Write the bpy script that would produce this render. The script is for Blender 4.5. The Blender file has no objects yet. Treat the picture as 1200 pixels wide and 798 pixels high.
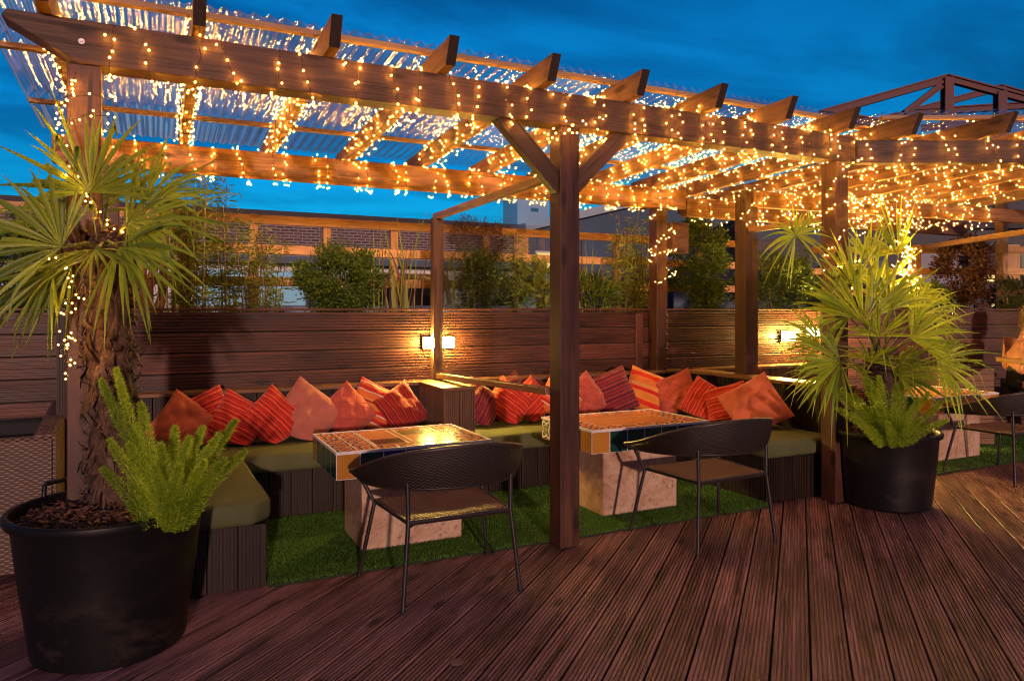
import bpy, bmesh, math, random
from mathutils import Vector, Matrix, noise as mnoise
sc = bpy.context.scene
col = sc.collection
R = math.radians
rnd = random.Random(7)
ORD = ['first', 'second', 'third', 'fourth', 'fifth', 'sixth', 'seventh', 'eighth', 'ninth', 'tenth']

# ------------------------------------------------------------------ frame
# world X runs along the pergola beams, Y from the front posts to the back wall, Z up; metres
CAM = Vector((-2.262, -3.945, 1.5))
CC, SS = .8988, .4384
def cam2w(x, y, z=0.0):
    """a point x metres right of and y metres ahead of the tripod"""
    return Vector((CAM.x + x*CC + y*SS, CAM.y - x*SS + y*CC, z))

# ------------------------------------------------------------------ mesh helpers
class MB:
    def __init__(s): s.v = []; s.f = []; s.m = []; s.uv = []
    def add(s, vs, fs, mi=0, uvs=None):
        o = len(s.v); s.v.extend([tuple(v) for v in vs])
        for k, f in enumerate(fs):
            s.f.append([i+o for i in f]); s.m.append(mi)
            s.uv.append([uvs[i] for i in f] if uvs else None)
        return o
    def box(s, lo, hi, mi=0, mat=None):
        x0, y0, z0 = lo; x1, y1, z1 = hi
        vs = [Vector(p) for p in ((x0,y0,z0),(x1,y0,z0),(x1,y1,z0),(x0,y1,z0),(x0,y0,z1),(x1,y0,z1),(x1,y1,z1),(x0,y1,z1))]
        if mat: vs = [mat @ v for v in vs]
        s.add(vs, [(0,3,2,1),(4,5,6,7),(0,1,5,4),(1,2,6,5),(2,3,7,6),(3,0,4,7)], mi)
    def quad(s, a, b, c, d, mi=0, uvs=((0,0),(1,0),(1,1),(0,1))):
        s.add([a,b,c,d], [(0,1,2,3)], mi, uvs)
    def tube(s, pts, r, n=8, mi=0, cap=True):
        pts = [Vector(p) for p in pts]; N = len(pts)
        rs = r if isinstance(r, (list, tuple)) else [r]*N
        up = None; rings = []
        for i, p in enumerate(pts):
            t = (pts[min(i+1,N-1)] - pts[max(i-1,0)])
            t = t.normalized() if t.length > 1e-9 else Vector((0,0,1))
            if up is None:
                up = Vector((0,0,1)) if abs(t.z) < .9 else Vector((1,0,0))
            a = t.cross(up)
            if a.length < 1e-6: a = t.orthogonal()
            a.normalize(); b = a.cross(t).normalized(); up = b
            rings.append([p + (a*math.cos(2*math.pi*k/n) + b*math.sin(2*math.pi*k/n))*rs[i] for k in range(n)])
        vs = [q for rg in rings for q in rg]; fs = []
        for i in range(N-1):
            for k in range(n):
                k2 = (k+1) % n
                fs.append((i*n+k, i*n+k2, (i+1)*n+k2, (i+1)*n+k))
        if cap:
            fs.append(tuple(range(n-1,-1,-1))); fs.append(tuple((N-1)*n+k for k in range(n)))
        s.add(vs, fs, mi)
    def lathe(s, prof, n=48, mi=0, c=(0,0,0)):
        vs = []; fs = []; P = len(prof)
        for k in range(n):
            a = 2*math.pi*k/n
            for r, z in prof: vs.append((c[0]+r*math.cos(a), c[1]+r*math.sin(a), c[2]+z))
        for k in range(n):
            k2 = (k+1) % n
            for i in range(P-1): fs.append((k*P+i, k2*P+i, k2*P+i+1, k*P+i+1))
        s.add(vs, fs, mi)
    def grid(s, fn, nu, nv, mi=0, uvf=None):
        vs = [fn(i/nu, j/nv) for j in range(nv+1) for i in range(nu+1)]
        uvs = [(uvf(i/nu, j/nv) if uvf else (i/nu, j/nv)) for j in range(nv+1) for i in range(nu+1)]
        fs = [(j*(nu+1)+i, j*(nu+1)+i+1, (j+1)*(nu+1)+i+1, (j+1)*(nu+1)+i) for j in range(nv) for i in range(nu)]
        s.add(vs, fs, mi, uvs)
    def build(s, name, mats, parent=None, smooth=None, loc=None, mw=None):
        me = bpy.data.meshes.new(name)
        me.from_pydata(s.v, [], s.f)
        mats = mats if isinstance(mats, (list, tuple)) else [mats]
        for m in mats: me.materials.append(m)
        if len(mats) > 1: me.polygons.foreach_set('material_index', s.m)
        if any(u is not None for u in s.uv):
            l = me.uv_layers.new(name='UVMap'); flat = []
            for f, u in zip(s.f, s.uv):
                for q in (u if u is not None else [(0,0)]*len(f)): flat.extend(q)
            l.data.foreach_set('uv', flat)
        if smooth is not None:
            me.shade_smooth()
            if smooth < 180: me.set_sharp_from_angle(angle=R(smooth))
        o = bpy.data.objects.new(name, me); col.objects.link(o)
        if parent is not None: o.parent = parent
        if loc is not None: o.location = loc
        if mw is not None: o.matrix_world = mw if parent is None else mw
        return o

def tag(o, label=None, cat=None, group=None, kind=None):
    if label: o['label'] = label
    if cat: o['category'] = cat
    if group: o['group'] = group
    if kind: o['kind'] = kind
    return o
def thing(name, label, cat, loc=(0,0,0), rz=0.0, group=None):
    o = bpy.data.objects.new(name, None); col.objects.link(o)
    o.empty_display_size = .1
    o.location = loc; o.rotation_euler = (0, 0, rz)
    return tag(o, label, cat, group)
def copy_thing(root, loc, rz, label):
    r = root.copy(); col.objects.link(r); r.location = loc; r.rotation_euler = (0,0,rz); r['label'] = label
    for ch in list(root.children):
        c = ch.copy(); col.objects.link(c); c.parent = r
        for g in list(ch.children):
            d = g.copy(); col.objects.link(d); d.parent = c
    return r
def frame(o, x, y):
    """matrix with origin o, local x along x, local y along y"""
    x = Vector(x).normalized(); y = Vector(y).normalized(); z = x.cross(y).normalized(); y = z.cross(x)
    m = Matrix((x, y, z)).transposed().to_4x4(); m.translation = Vector(o); return m

def timber(name, p0, p1, w, h, mat, parent=None, up=(0,0,1), bev=.005, off=(0,0), end=None, rake=0.0):
    """a sawn timber from p0 to p1 (the middle of its bottom face), grain along local x"""
    p0 = Vector(p0); p1 = Vector(p1); d = p1-p0; L = d.length
    x = d.normalized(); y = Vector(up).cross(x).normalized()
    bm = bmesh.new()
    vs = [bm.verts.new(q) for q in ((0,-w/2,0),(L,-w/2,0),(L,w/2,0),(0,w/2,0),(0,-w/2,h),(L,-w/2,h),(L,w/2,h),(0,w/2,h))]
    if rake:
        for v in vs:
            if v.co.x == 0 and v.co.z > 0: v.co.x -= rake
    for f in ((0,3,2,1),(4,5,6,7),(0,1,5,4),(1,2,6,5),(2,3,7,6),(3,0,4,7)): bm.faces.new([vs[i] for i in f])
    bmesh.ops.bevel(bm, geom=bm.edges[:], offset=bev, segments=2, affect='EDGES', profile=.5)
    if end:
        bm.normal_update()
        for f in bm.faces:
            if abs(f.normal.x) > .7: f.material_index = 1
    me = bpy.data.meshes.new(name); bm.to_mesh(me); bm.free(); me.materials.append(mat)
    if end: me.materials.append(end)
    o = bpy.data.objects.new(name, me); col.objects.link(o)
    if parent is not None: o.parent = parent
    m = frame(p0, x, y)
    o.matrix_basis = m
    return o

def ribbed(name, length, width, pitch, mat, mw, parent=None, gap=.006, t=.022, nr=13, joints=None, seed=1, depth=.0055, start=0.0, wav=.0015, flat=.68):
    """grooved decking boards: boards run along local x, stacked along local y, grooves on +z"""
    rr = random.Random(seed); mb = MB(); nb = int(math.ceil((width-start)/pitch - .02)); y = start
    for b in range(nb):
        w = min(pitch-gap, width-y)
        if w < .02: break
        n = max(2, round(nr*w/(pitch-gap))); per = w/n
        prof = [(0,-t),(0,-.002),(.002,0)]
        for k in range(n):
            a = k*per
            if k: prof.append((a-per*.0+per*.06, 0))
            prof.append((a+per*flat, 0))
            if k < n-1: prof += [(a+per*(flat+.07), -depth), (a+per*.97, -depth)]
        prof += [(w-.002,0),(w,-.002),(w,-t)]
        xs = [0.0]
        if joints:
            x = rr.uniform(.3, joints)
            while x < length-.3: xs.append(x); x += joints*rr.uniform(.85, 1.1)
        xs.append(length)
        for a, c in zip(xs[:-1], xs[1:]):
            a2 = a+(.002 if a > 0 else 0); c2 = c-(.002 if c < length else 0)
            dz0, dz1 = rr.uniform(-wav, wav), rr.uniform(-wav, wav); P = len(prof)
            vs = [(a2, y+py, pz+dz0) for py, pz in prof] + [(c2, y+py, pz+dz1) for py, pz in prof]
            fs = [(i, P+i, P+i+1, i+1) for i in range(P-1)]
            fs += [tuple(range(P)), tuple(P+i for i in range(P-1,-1,-1))]
            mb.add(vs, fs)
        y += pitch
    o = mb.build(name, mat, parent); o.matrix_basis = mw
    return o

# ------------------------------------------------------------------ materials
def new_mat(name):
    m = bpy.data.materials.new(name); m.use_nodes = True
    nt = m.node_tree; nt.nodes.clear()
    out = nt.nodes.new('ShaderNodeOutputMaterial'); return m, nt, out
class N:
    def __init__(s, nt): s.nt = nt
    def __call__(s, typ, ins=None, **kw):
        n = s.nt.nodes.new('ShaderNode'+typ)
        for k, v in kw.items(): setattr(n, k, v)
        for k, v in (ins or {}).items():
            sock = n.inputs[k]
            if isinstance(v, bpy.types.NodeSocket): s.nt.links.new(v, sock)
            else: sock.default_value = v
        return n
    def link(s, a, b): s.nt.links.new(a, b)
    def ramp(s, fac, stops, interp='LINEAR'):
        n = s.nt.nodes.new('ShaderNodeValToRGB'); n.color_ramp.interpolation = interp
        e = n.color_ramp.elements
        while len(e) < len(stops): e.new(.5)
        for i, (p, c) in enumerate(stops):
            e[i].position = p; e[i].color = (c[0], c[1], c[2], 1) if not isinstance(c, (int, float)) else (c, c, c, 1)
        s.nt.links.new(fac, n.inputs[0]); return n.outputs[0]
    def math(s, op, a, b=None, c=None):
        n = s.nt.nodes.new('ShaderNodeMath'); n.operation = op
        for i, v in enumerate((a, b, c)):
            if v is None: continue
            if isinstance(v, bpy.types.NodeSocket): s.nt.links.new(v, n.inputs[i])
            else: n.inputs[i].default_value = v
        return n.outputs[0]
    def mix(s, fac, a, b, mode='MIX'):
        n = s.nt.nodes.new('ShaderNodeMix'); n.data_type = 'RGBA'; n.blend_type = mode
        for i, v in ((0, fac), (6, a), (7, b)):
            if isinstance(v, bpy.types.NodeSocket): s.nt.links.new(v, n.inputs[i])
            elif i == 0: n.inputs[0].default_value = v
            else: n.inputs[i].default_value = (*v[:3], 1)
        return n.outputs[2]
def c4(c): return (c[0], c[1], c[2], 1)

def wood(name, dark, light, rough=.65, stretch=14, bump=.25, knots=True, island=False, spec=.35, stain=.35, dist=.002, lo=.34, hi=.66, crack=.0):
    m, nt, out = new_mat(name); n = N(nt)
    tc = n('TexCoord').outputs['Object']; oi = n('ObjectInfo').outputs['Random']
    rv = n('NewGeometry').outputs['Random Per Island'] if island else oi
    offs = n('CombineXYZ', {0: n.math('MULTIPLY', rv, 37.0), 1: n.math('MULTIPLY', rv, 11.0), 2: n.math('MULTIPLY', rv, 5.0)}).outputs[0]
    p = n('VectorMath', {0: tc, 1: offs}, operation='ADD').outputs[0]
    mp = n('Mapping', {'Vector': p, 'Scale': (1.1, stretch, stretch)}).outputs[0]
    g1 = n('TexNoise', {'Vector': mp, 'Scale': 1.0, 'Detail': 5.0, 'Roughness': .6, 'Distortion': .6}).outputs[0]
    mp2 = n('Mapping', {'Vector': p, 'Scale': (5, stretch*9, stretch*9)}).outputs[0]
    g2 = n('TexNoise', {'Vector': mp2, 'Scale': 1.0, 'Detail': 3.0, 'Roughness': .6}).outputs[0]
    f = n.math('ADD', n.math('MULTIPLY', g1, .62), n.math('MULTIPLY', g2, .38))
    mid = [(a+b)/2 for a, b in zip(dark, light)]
    c = n.ramp(f, [(lo, dark), (.5, mid), (hi, light)])
    if knots:
        mk = n('Mapping', {'Vector': p, 'Scale': (2.2, 6.5, 6.5)}).outputs[0]
        vo = n('TexVoronoi', {'Vector': mk, 'Scale': 1.0, 'Randomness': 1.0}).outputs['Distance']
        k = n.ramp(vo, [(.09, 1), (.20, 0)])
        c = n.mix(n.math('MULTIPLY', k, .85), c, [q*.45 for q in dark])
    if crack:
        ck = n('TexNoise', {'Vector': n('Mapping', {'Vector': p, 'Scale': (.9, 34, 34)}).outputs[0], 'Scale': 1.0, 'Detail': 3.0, 'Distortion': .3}).outputs[0]
        ck = n.ramp(ck, [(.64, 0), (.685, 1)])
        c = n.mix(n.math('MULTIPLY', ck, crack), c, [q*.25 for q in dark])
        f = n.math('SUBTRACT', f, n.math('MULTIPLY', ck, .5))
    big = n('TexNoise', {'Vector': n('Mapping', {'Vector': p, 'Scale': (1.6, 2.6, 2.6)}).outputs[0], 'Scale': 1.0, 'Detail': 4.0}).outputs[0]
    c = n.mix(n.math('MULTIPLY', n.ramp(big, [(.42, 0), (.68, 1)]), stain), c, [q*.5 for q in dark])
    br = n.math('MULTIPLY_ADD', rv, .5, .75)
    c = n.mix(1.0, c, n('CombineColor', {0: br, 1: br, 2: br}).outputs[0], 'MULTIPLY')
    bp = n('Bump', {'Height': f, 'Strength': bump, 'Distance': dist}).outputs[0]
    rg = n.math('MULTIPLY_ADD', g1, .3, rough-.15)
    b = n('BsdfPrincipled', {'Base Color': c, 'Roughness': rg, 'Normal': bp, 'Specular IOR Level': spec})
    n.link(b.outputs[0], out.inputs[0]); return m

def plain(name, c, rough=.5, metal=0.0, spec=.5, var=.25, scale=8.0, bump=0.0, bscale=60.0, coord='Object', coat=0.0):
    m, nt, out = new_mat(name); n = N(nt)
    tc = n('TexCoord').outputs[coord]
    g = n('TexNoise', {'Vector': tc, 'Scale': scale, 'Detail': 5.0, 'Roughness': .6}).outputs[0]
    cc = n.ramp(g, [(.25, [q*(1-var) for q in c]), (.75, [min(1, q*(1+var)) for q in c])])
    ins = {'Base Color': cc, 'Roughness': n.math('MULTIPLY_ADD', g, .25, rough-.12), 'Metallic': metal, 'Specular IOR Level': spec, 'Coat Weight': coat}
    if bump:
        g2 = n('TexNoise', {'Vector': tc, 'Scale': bscale, 'Detail': 4.0}).outputs[0]
        ins['Normal'] = n('Bump', {'Height': g2, 'Strength': bump, 'Distance': .004}).outputs[0]
    b = n('BsdfPrincipled', ins); n.link(b.outputs[0], out.inputs[0]); return m

def leafm(name, c1, c2, trans=.35, rough=.45, island=True):
    m, nt, out = new_mat(name); n = N(nt)
    g = n('NewGeometry').outputs['Random Per Island']
    tc = n('TexCoord').outputs['Object']
    ns = n('TexNoise', {'Vector': tc, 'Scale': 5.0, 'Detail': 3.0}).outputs[0]
    f = n.math('ADD', n.math('MULTIPLY', g, .6), n.math('MULTIPLY', ns, .4))
    c = n.ramp(f, [(.2, c1), (.8, c2)])
    b = n('BsdfPrincipled', {'Base Color': c, 'Roughness': rough, 'Specular IOR Level': .4})
    t = n('BsdfTranslucent', {'Color': n.mix(.5, c, c2)})
    mx = n('MixShader', {0: trans, 1: b.outputs[0], 2: t.outputs[0]})
    n.link(mx.outputs[0], out.inputs[0]); return m

def emit(name, c, s):
    m, nt, out = new_mat(name); n = N(nt)
    e = n('Emission', {'Color': c4(c), 'Strength': s}); n.link(e.outputs[0], out.inputs[0]); return m

def glassm(name, rough=.0, tint=(1,1,1), refl=1.0, ior=1.45, haze=0.0):
    m, nt, out = new_mat(name); n = N(nt)
    fc = n('LayerWeight', {'Blend': .5}).outputs['Facing']     # same from both sides of the sheet
    fr = n.math('MULTIPLY_ADD', n.math('POWER', fc, 4.0), .9, ((ior-1)/(ior+1))**2)
    tr = n('BsdfTransparent', {'Color': c4(tint)})
    gl = n('BsdfGlossy', {'Color': (1,1,1,1), 'Roughness': rough})
    mx = n('MixShader', {0: n.math('MINIMUM', n.math('MULTIPLY', fr, refl), 1.0), 1: tr.outputs[0], 2: gl.outputs[0]})
    o = mx.outputs[0]
    if haze:
        tc = n('TexCoord').outputs['Object']
        d = n('TexNoise', {'Vector': tc, 'Scale': 9.0, 'Detail': 6.0, 'Roughness': .7}).outputs[0]
        df = n('BsdfDiffuse', {'Color': (.7,.7,.7,1)})
        o = n('MixShader', {0: n.math('MULTIPLY', n.ramp(d, [(.45, .15), (.75, 1)]), haze), 1: o, 2: df.outputs[0]}).outputs[0]
    n.link(o, out.inputs[0]); return m

M = {}
M['beam'] = wood('stained_beam_wood', (.040,.019,.011), (.155,.082,.048), stretch=11, rough=.6, bump=.5, crack=.7, stain=.5)
M['post'] = wood('stained_post_wood', (.032,.012,.008), (.110,.046,.028), stretch=12, rough=.5, bump=.5, crack=.8, stain=.5)
M['rafter'] = wood('pine_rafter_wood', (.10,.050,.025), (.32,.175,.088), stretch=12, crack=.5, bump=.4)
M['batten'] = wood('pale_batten_wood', (.24,.14,.075), (.48,.31,.17), stretch=16, knots=False)
M['trellis'] = wood('new_trellis_wood', (.40,.22,.09), (.70,.43,.20), stretch=16, crack=.3)
M['rail'] = wood('varnished_rail_wood', (.15,.07,.03), (.34,.18,.08), stretch=16, rough=.4, spec=.5)
M['deck'] = wood('wet_deck_wood', (.042,.016,.018), (.42,.215,.212), stretch=15, rough=.42, island=True, bump=1.0, spec=.5, stain=.5, dist=.005, lo=.37, hi=.66, crack=.6)
M['wall'] = wood('wall_board_wood', (.026,.008,.005), (.125,.042,.026), stretch=14, rough=.5, island=True, bump=.8, stain=.6, crack=.5, lo=.38, hi=.66)
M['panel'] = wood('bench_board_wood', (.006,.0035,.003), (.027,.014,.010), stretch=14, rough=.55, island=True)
M['ledge'] = wood('ledge_wood', (.10,.05,.025), (.25,.13,.065), stretch=14, rough=.45)
M['darkwood'] = plain('dark_backing', (.012,.008,.006), .8)
M['pot_plain'] = plain('black_plastic_handle', (.009,.009,.010), .42, spec=.3, var=.5, scale=3, bump=.08, bscale=25)
M['blackmetal'] = plain('black_metal', (.018,.017,.017), .38, spec=.5)
M['bark'] = plain('bark_chips', (.065,.028,.014), .8, var=.7, scale=30)
M['soil'] = plain('dark_soil', (.025,.014,.009), .9, bump=.8, bscale=40)
M['seatfab'] = plain('olive_canvas', (.085,.098,.044), .75, spec=.2, var=.22, scale=5, bump=.12, bscale=220)
M['stone'] = None
M['rust'] = plain('oxide_red_steel', (.10,.030,.030), .6, var=.4, scale=2)
M['endgrain'] = plain('dark_end_grain', (.030,.016,.010), .85, var=.5, scale=30)
M['wire'] = plain('dark_wire', (.012,.014,.008), .5)
M['bulb'] = emit('warm_fairy_bulb', (1, .415, .042), 560)
M['lamp'] = emit('wall_lamp_glow', (1, .60, .12), 950)
M['glass'] = glassm('clear_glass', .015, (.96,.97,.96), 1.0, haze=.012)
M['poly'] = glassm('clear_corrugated_plastic', .10, (.95,.96,.98), 1.8, 1.5, haze=.025)

def potm():
    m, nt, out = new_mat('scuffed_black_plastic'); n = N(nt); tc = n('TexCoord').outputs['Object']; s = n('SeparateXYZ', {0: tc})
    a = n('TexNoise', {'Vector': n('Mapping', {'Vector': tc, 'Scale': (4,4,7)}).outputs[0], 'Scale': 1.0, 'Detail': 8.0, 'Roughness': .7}).outputs[0]
    sp = n('TexNoise', {'Vector': tc, 'Scale': 70.0, 'Detail': 2.0}).outputs[0]
    low = n.ramp(s.outputs[2], [(.0, 1), (.35, .25)])
    d = n.math('MULTIPLY', n.ramp(a, [(.52, 0), (.74, 1)]), low)
    d = n.math('MAXIMUM', n.math('MULTIPLY', d, .7), n.math('MULTIPLY', n.ramp(sp, [(.72, 0), (.76, 1)]), .35))
    c = n.mix(d, (.0055,.0055,.006), (.060,.040,.030))
    b = n('BsdfPrincipled', {'Base Color': c, 'Roughness': n.math('MULTIPLY_ADD', d, .4, .42), 'Specular IOR Level': .3, 'Normal': n('Bump', {'Height': a, 'Strength': .15, 'Distance': .01}).outputs[0]})
    n.link(b.outputs[0], out.inputs[0]); return m
M['pot'] = potm()

def halo_shell_mat():
    m, nt, out = new_mat('bulb_halo_shell'); n = N(nt)  # clear glowing shell added round each bulb as a painted golden halo
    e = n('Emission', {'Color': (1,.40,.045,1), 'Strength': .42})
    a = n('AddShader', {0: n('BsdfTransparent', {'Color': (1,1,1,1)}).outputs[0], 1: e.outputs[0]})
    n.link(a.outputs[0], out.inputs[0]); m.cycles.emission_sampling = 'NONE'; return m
M['cap'] = halo_shell_mat()  # halo shell, not a real bulb part
def stripes(name, stops, freq, warp=.02, rough=.8):
    """woven stripes across local y (uv v)"""
    m, nt, out = new_mat(name); n = N(nt)
    uv = n('TexCoord').outputs['UV']; sx = n('SeparateXYZ', {0: uv})
    ns = n('TexNoise', {'Vector': uv, 'Scale': 4.0, 'Detail': 3.0}).outputs[0]
    v = n.math('ADD', sx.outputs[1], n.math('MULTIPLY', n.math('SUBTRACT', ns, .5), warp))
    f = n.math('FRACT', n.math('MULTIPLY', v, freq))
    c = n.ramp(f, stops, 'CONSTANT')
    ms = n('TexNoise', {'Vector': n('Mapping', {'Vector': uv, 'Scale': (6, 90, 1)}).outputs[0], 'Scale': 1.0, 'Detail': 2.0}).outputs[0]
    br = n.math('MULTIPLY_ADD', ms, .7, .45)
    c = n.mix(1.0, c, n('CombineColor', {0: br, 1: br, 2: br}).outputs[0], 'MULTIPLY')
    w1 = n('TexWave', {'Vector': uv, 'Scale': 70.0}).outputs['Fac'] if False else n('TexNoise', {'Vector': uv, 'Scale': 160.0, 'Detail': 2.0}).outputs[0]
    bp = n('Bump', {'Height': w1, 'Strength': .25, 'Distance': .002}).outputs[0]
    b = n('BsdfPrincipled', {'Base Color': c, 'Roughness': rough, 'Specular IOR Level': .2, 'Sheen Weight': .25, 'Normal': bp})
    n.link(b.outputs[0], out.inputs[0]); return m
def cloth(name, c, quilt=False):
    m, nt, out = new_mat(name); n = N(nt)
    uv = n('TexCoord').outputs['UV']; ob = n('TexCoord').outputs['Object']
    ns = n('TexNoise', {'Vector': ob, 'Scale': 7.0, 'Detail': 5.0}).outputs[0]
    cc = n.ramp(ns, [(.3, [q*.86 for q in c]), (.7, [min(1, q*1.1) for q in c])])
    th = n('TexNoise', {'Vector': uv, 'Scale': 180.0, 'Detail': 2.0}).outputs[0]
    h = n.math('ADD', n.math('MULTIPLY', th, .12), n.math('MULTIPLY', ns, .5))
    if quilt:
        sx = n('SeparateXYZ', {0: uv})
        d = None
        for s in (1, -1):
            q = n.math('FRACT', n.math('MULTIPLY', n.math('ADD', sx.outputs[0], n.math('MULTIPLY', sx.outputs[1], s*1.0)), 2.0))
            q = n.math('ABSOLUTE', n.math('SUBTRACT', q, .5))
            d = q if d is None else n.math('MINIMUM', d, q)
        seam = n.ramp(d, [(0.0, 0), (.035, 1)])
        h = n.math('ADD', h, n.math('MULTIPLY', seam, .5))
        cc = n.mix(n.math('MULTIPLY', n.math('SUBTRACT', 1.0, seam), .45), cc, [q*.35 for q in c])
    bp = n('Bump', {'Height': h, 'Strength': .5, 'Distance': .012}).outputs[0]
    b = n('BsdfPrincipled', {'Base Color': cc, 'Roughness': .85, 'Specular IOR Level': .15, 'Sheen Weight': .3, 'Normal': bp})
    n.link(b.outputs[0], out.inputs[0]); return m
M['c_terra'] = cloth('terracotta_cotton', (.46,.115,.062))
M['c_dusty'] = cloth('dusty_rust_cotton', (.36,.115,.090))
M['c_quilt'] = cloth('quilted_rust_cotton', (.38,.072,.052), True)
M['c_red'] = stripes('red_stripe_weave', [(0,(.62,.020,.018)),(.16,(.09,.008,.012)),(.24,(.66,.05,.022)),(.40,(.62,.20,.045)),(.46,(.52,.015,.02)),(.62,(.05,.008,.014)),(.68,(.70,.03,.02)),(.84,(.60,.16,.035)),(.9,(.20,.01,.014))], 5.0)
M['c_maroon'] = stripes('maroon_stripe_weave', [(0,(.26,.012,.016)),(.2,(.48,.03,.02)),(.3,(.11,.008,.012)),(.45,(.42,.03,.02)),(.6,(.40,.12,.03)),(.66,(.20,.01,.014)),(.85,(.46,.025,.02))], 6.0)
M['c_orange'] = stripes('orange_white_stripe_weave', [(0,(.70,.17,.035)),(.22,(.70,.52,.42)),(.27,(.52,.03,.02)),(.40,(.68,.12,.03)),(.52,(.72,.55,.45)),(.57,(.60,.02,.02)),(.68,(.70,.22,.04)),(.86,(.30,.012,.03)),(.93,(.70,.30,.10))], 1.7, .01)
M['c_band'] = stripes('orange_red_band_weave', [(0,(.72,.20,.035)),(.25,(.66,.03,.014)),(.42,(.74,.27,.045)),(.72,(.62,.02,.015)),(.86,(.72,.34,.10))], 1.6, .01)
M['c_purple'] = stripes('plum_stripe_weave', [(0,(.16,.018,.035)),(.25,(.34,.03,.03)),(.36,(.09,.012,.04)),(.55,(.25,.02,.03)),(.68,(.36,.09,.035)),(.74,(.12,.014,.05)),(.9,(.30,.02,.025))], 4.0)

def weave(name, c1, c2, sx, sy, mode='basket', rough=.5):
    m, nt, out = new_mat(name); n = N(nt)
    uv = n('TexCoord').outputs['UV']
    mp = n('Mapping', {'Vector': uv, 'Scale': (sx, sy, 1)}).outputs[0]; s = n('SeparateXYZ', {0: mp})
    if mode == 'basket':
        row = n.math('FLOOR', s.outputs[1]); par = n.math('MULTIPLY', row, 3.14159265)
        a = n.math('SINE', n.math('ADD', n.math('MULTIPLY', s.outputs[0], 3.14159265), par))
        b = n.math('SINE', n.math('MULTIPLY', n.math('FRACT', s.outputs[1]), 3.14159265))
        h = n.math('MULTIPLY', n.math('MULTIPLY_ADD', a, .5, .5), n.math('POWER', b, .6))
    else:
        h = n.math('POWER', n.math('ABSOLUTE', n.math('SINE', n.math('MULTIPLY', s.outputs[0], 3.14159265))), .6)
        x2 = n.math('SINE', n.math('MULTIPLY', s.outputs[1], 3.14159265))
        h = n.math('ADD', n.math('MULTIPLY', h, .85), n.math('MULTIPLY', n.math('ABSOLUTE', x2), .15))
    ns = n('TexNoise', {'Vector': uv, 'Scale': 9.0, 'Detail': 3.0}).outputs[0]
    c = n.mix(n.math('MULTIPLY', h, n.math('MULTIPLY_ADD', ns, .7, .5)), c1, c2)
    bp = n('Bump', {'Height': h, 'Strength': .8, 'Distance': .004}).outputs[0]
    b = n('BsdfPrincipled', {'Base Color': c, 'Roughness': rough, 'Normal': bp, 'Specular IOR Level': .4})
    n.link(b.outputs[0], out.inputs[0]); return m
M['rattan'] = weave('dark_rattan', (.005,.004,.003), (.050,.032,.026), 60, 110)
M['seatweave'] = weave('brown_strap_weave', (.008,.005,.005), (.115,.050,.050), 44, 70, 'strap')
M['sofaweave'] = weave('grey_brown_wicker', (.03,.018,.014), (.26,.17,.135), 45, 75)
M['blackcush'] = plain('black_canvas', (.012,.013,.016), .85, bump=.1, bscale=150)

def stone():
    m, nt, out = new_mat('travertine'); n = N(nt)
    tc = n('TexCoord').outputs['Object']
    a = n('TexNoise', {'Vector': tc, 'Scale': 3.0, 'Detail': 8.0, 'Roughness': .65, 'Distortion': 1.2}).outputs[0]
    c = n.ramp(a, [(.28, (.20,.105,.06)), (.43, (.42,.265,.165)), (.56, (.54,.38,.26)), (.75, (.36,.21,.125))])
    v = n('TexNoise', {'Vector': tc, 'Scale': 26.0, 'Detail': 5.0, 'Roughness': .8}).outputs[0]
    c = n.mix(n.math('MULTIPLY', n.ramp(v, [(.54, 0), (.64, 1)]), .65), c, (.13,.065,.04))
    bp = n('Bump', {'Height': v, 'Strength': .3, 'Distance': .004}).outputs[0]
    b = n('BsdfPrincipled', {'Base Color': c, 'Roughness': .55, 'Normal': bp}); n.link(b.outputs[0], out.inputs[0]); return m
M['stone'] = stone()

def glaze(name, c, var=.35):
    m, nt, out = new_mat(name); n = N(nt)
    r = n('NewGeometry').outputs['Random Per Island']; tc = n('TexCoord').outputs['Object']
    ns = n('TexNoise', {'Vector': tc, 'Scale': 14.0, 'Detail': 4.0}).outputs[0]
    k = n.math('ADD', n.math('MULTIPLY', r, var*1.2), n.math('MULTIPLY_ADD', ns, var, 1-var*1.1))
    cc = n.mix(1.0, c, n('CombineColor', {0: k, 1: k, 2: k}).outputs[0], 'MULTIPLY')
    bp = n('Bump', {'Height': ns, 'Strength': .12, 'Distance': .003}).outputs[0]
    b = n('BsdfPrincipled', {'Base Color': cc, 'Roughness': .16, 'Normal': bp, 'Specular IOR Level': .5}); n.link(b.outputs[0], out.inputs[0]); return m
M['t_grout'] = plain('white_grout', (.62,.62,.64), .6, var=.15, scale=20)
M['t_orange'] = glaze('orange_glaze', (.58,.25,.10), .25)
M['t_brown'] = glaze('dark_brown_glaze', (.075,.022,.012))
M['t_olive'] = glaze('olive_glaze', (.13,.13,.03))
M['t_green'] = glaze('bottle_green_glaze', (.008,.052,.034))
M['t_blue'] = glaze('cobalt_glaze', (.012,.025,.16))
M['t_ochre'] = glaze('ochre_glaze', (.42,.19,.03))
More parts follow.
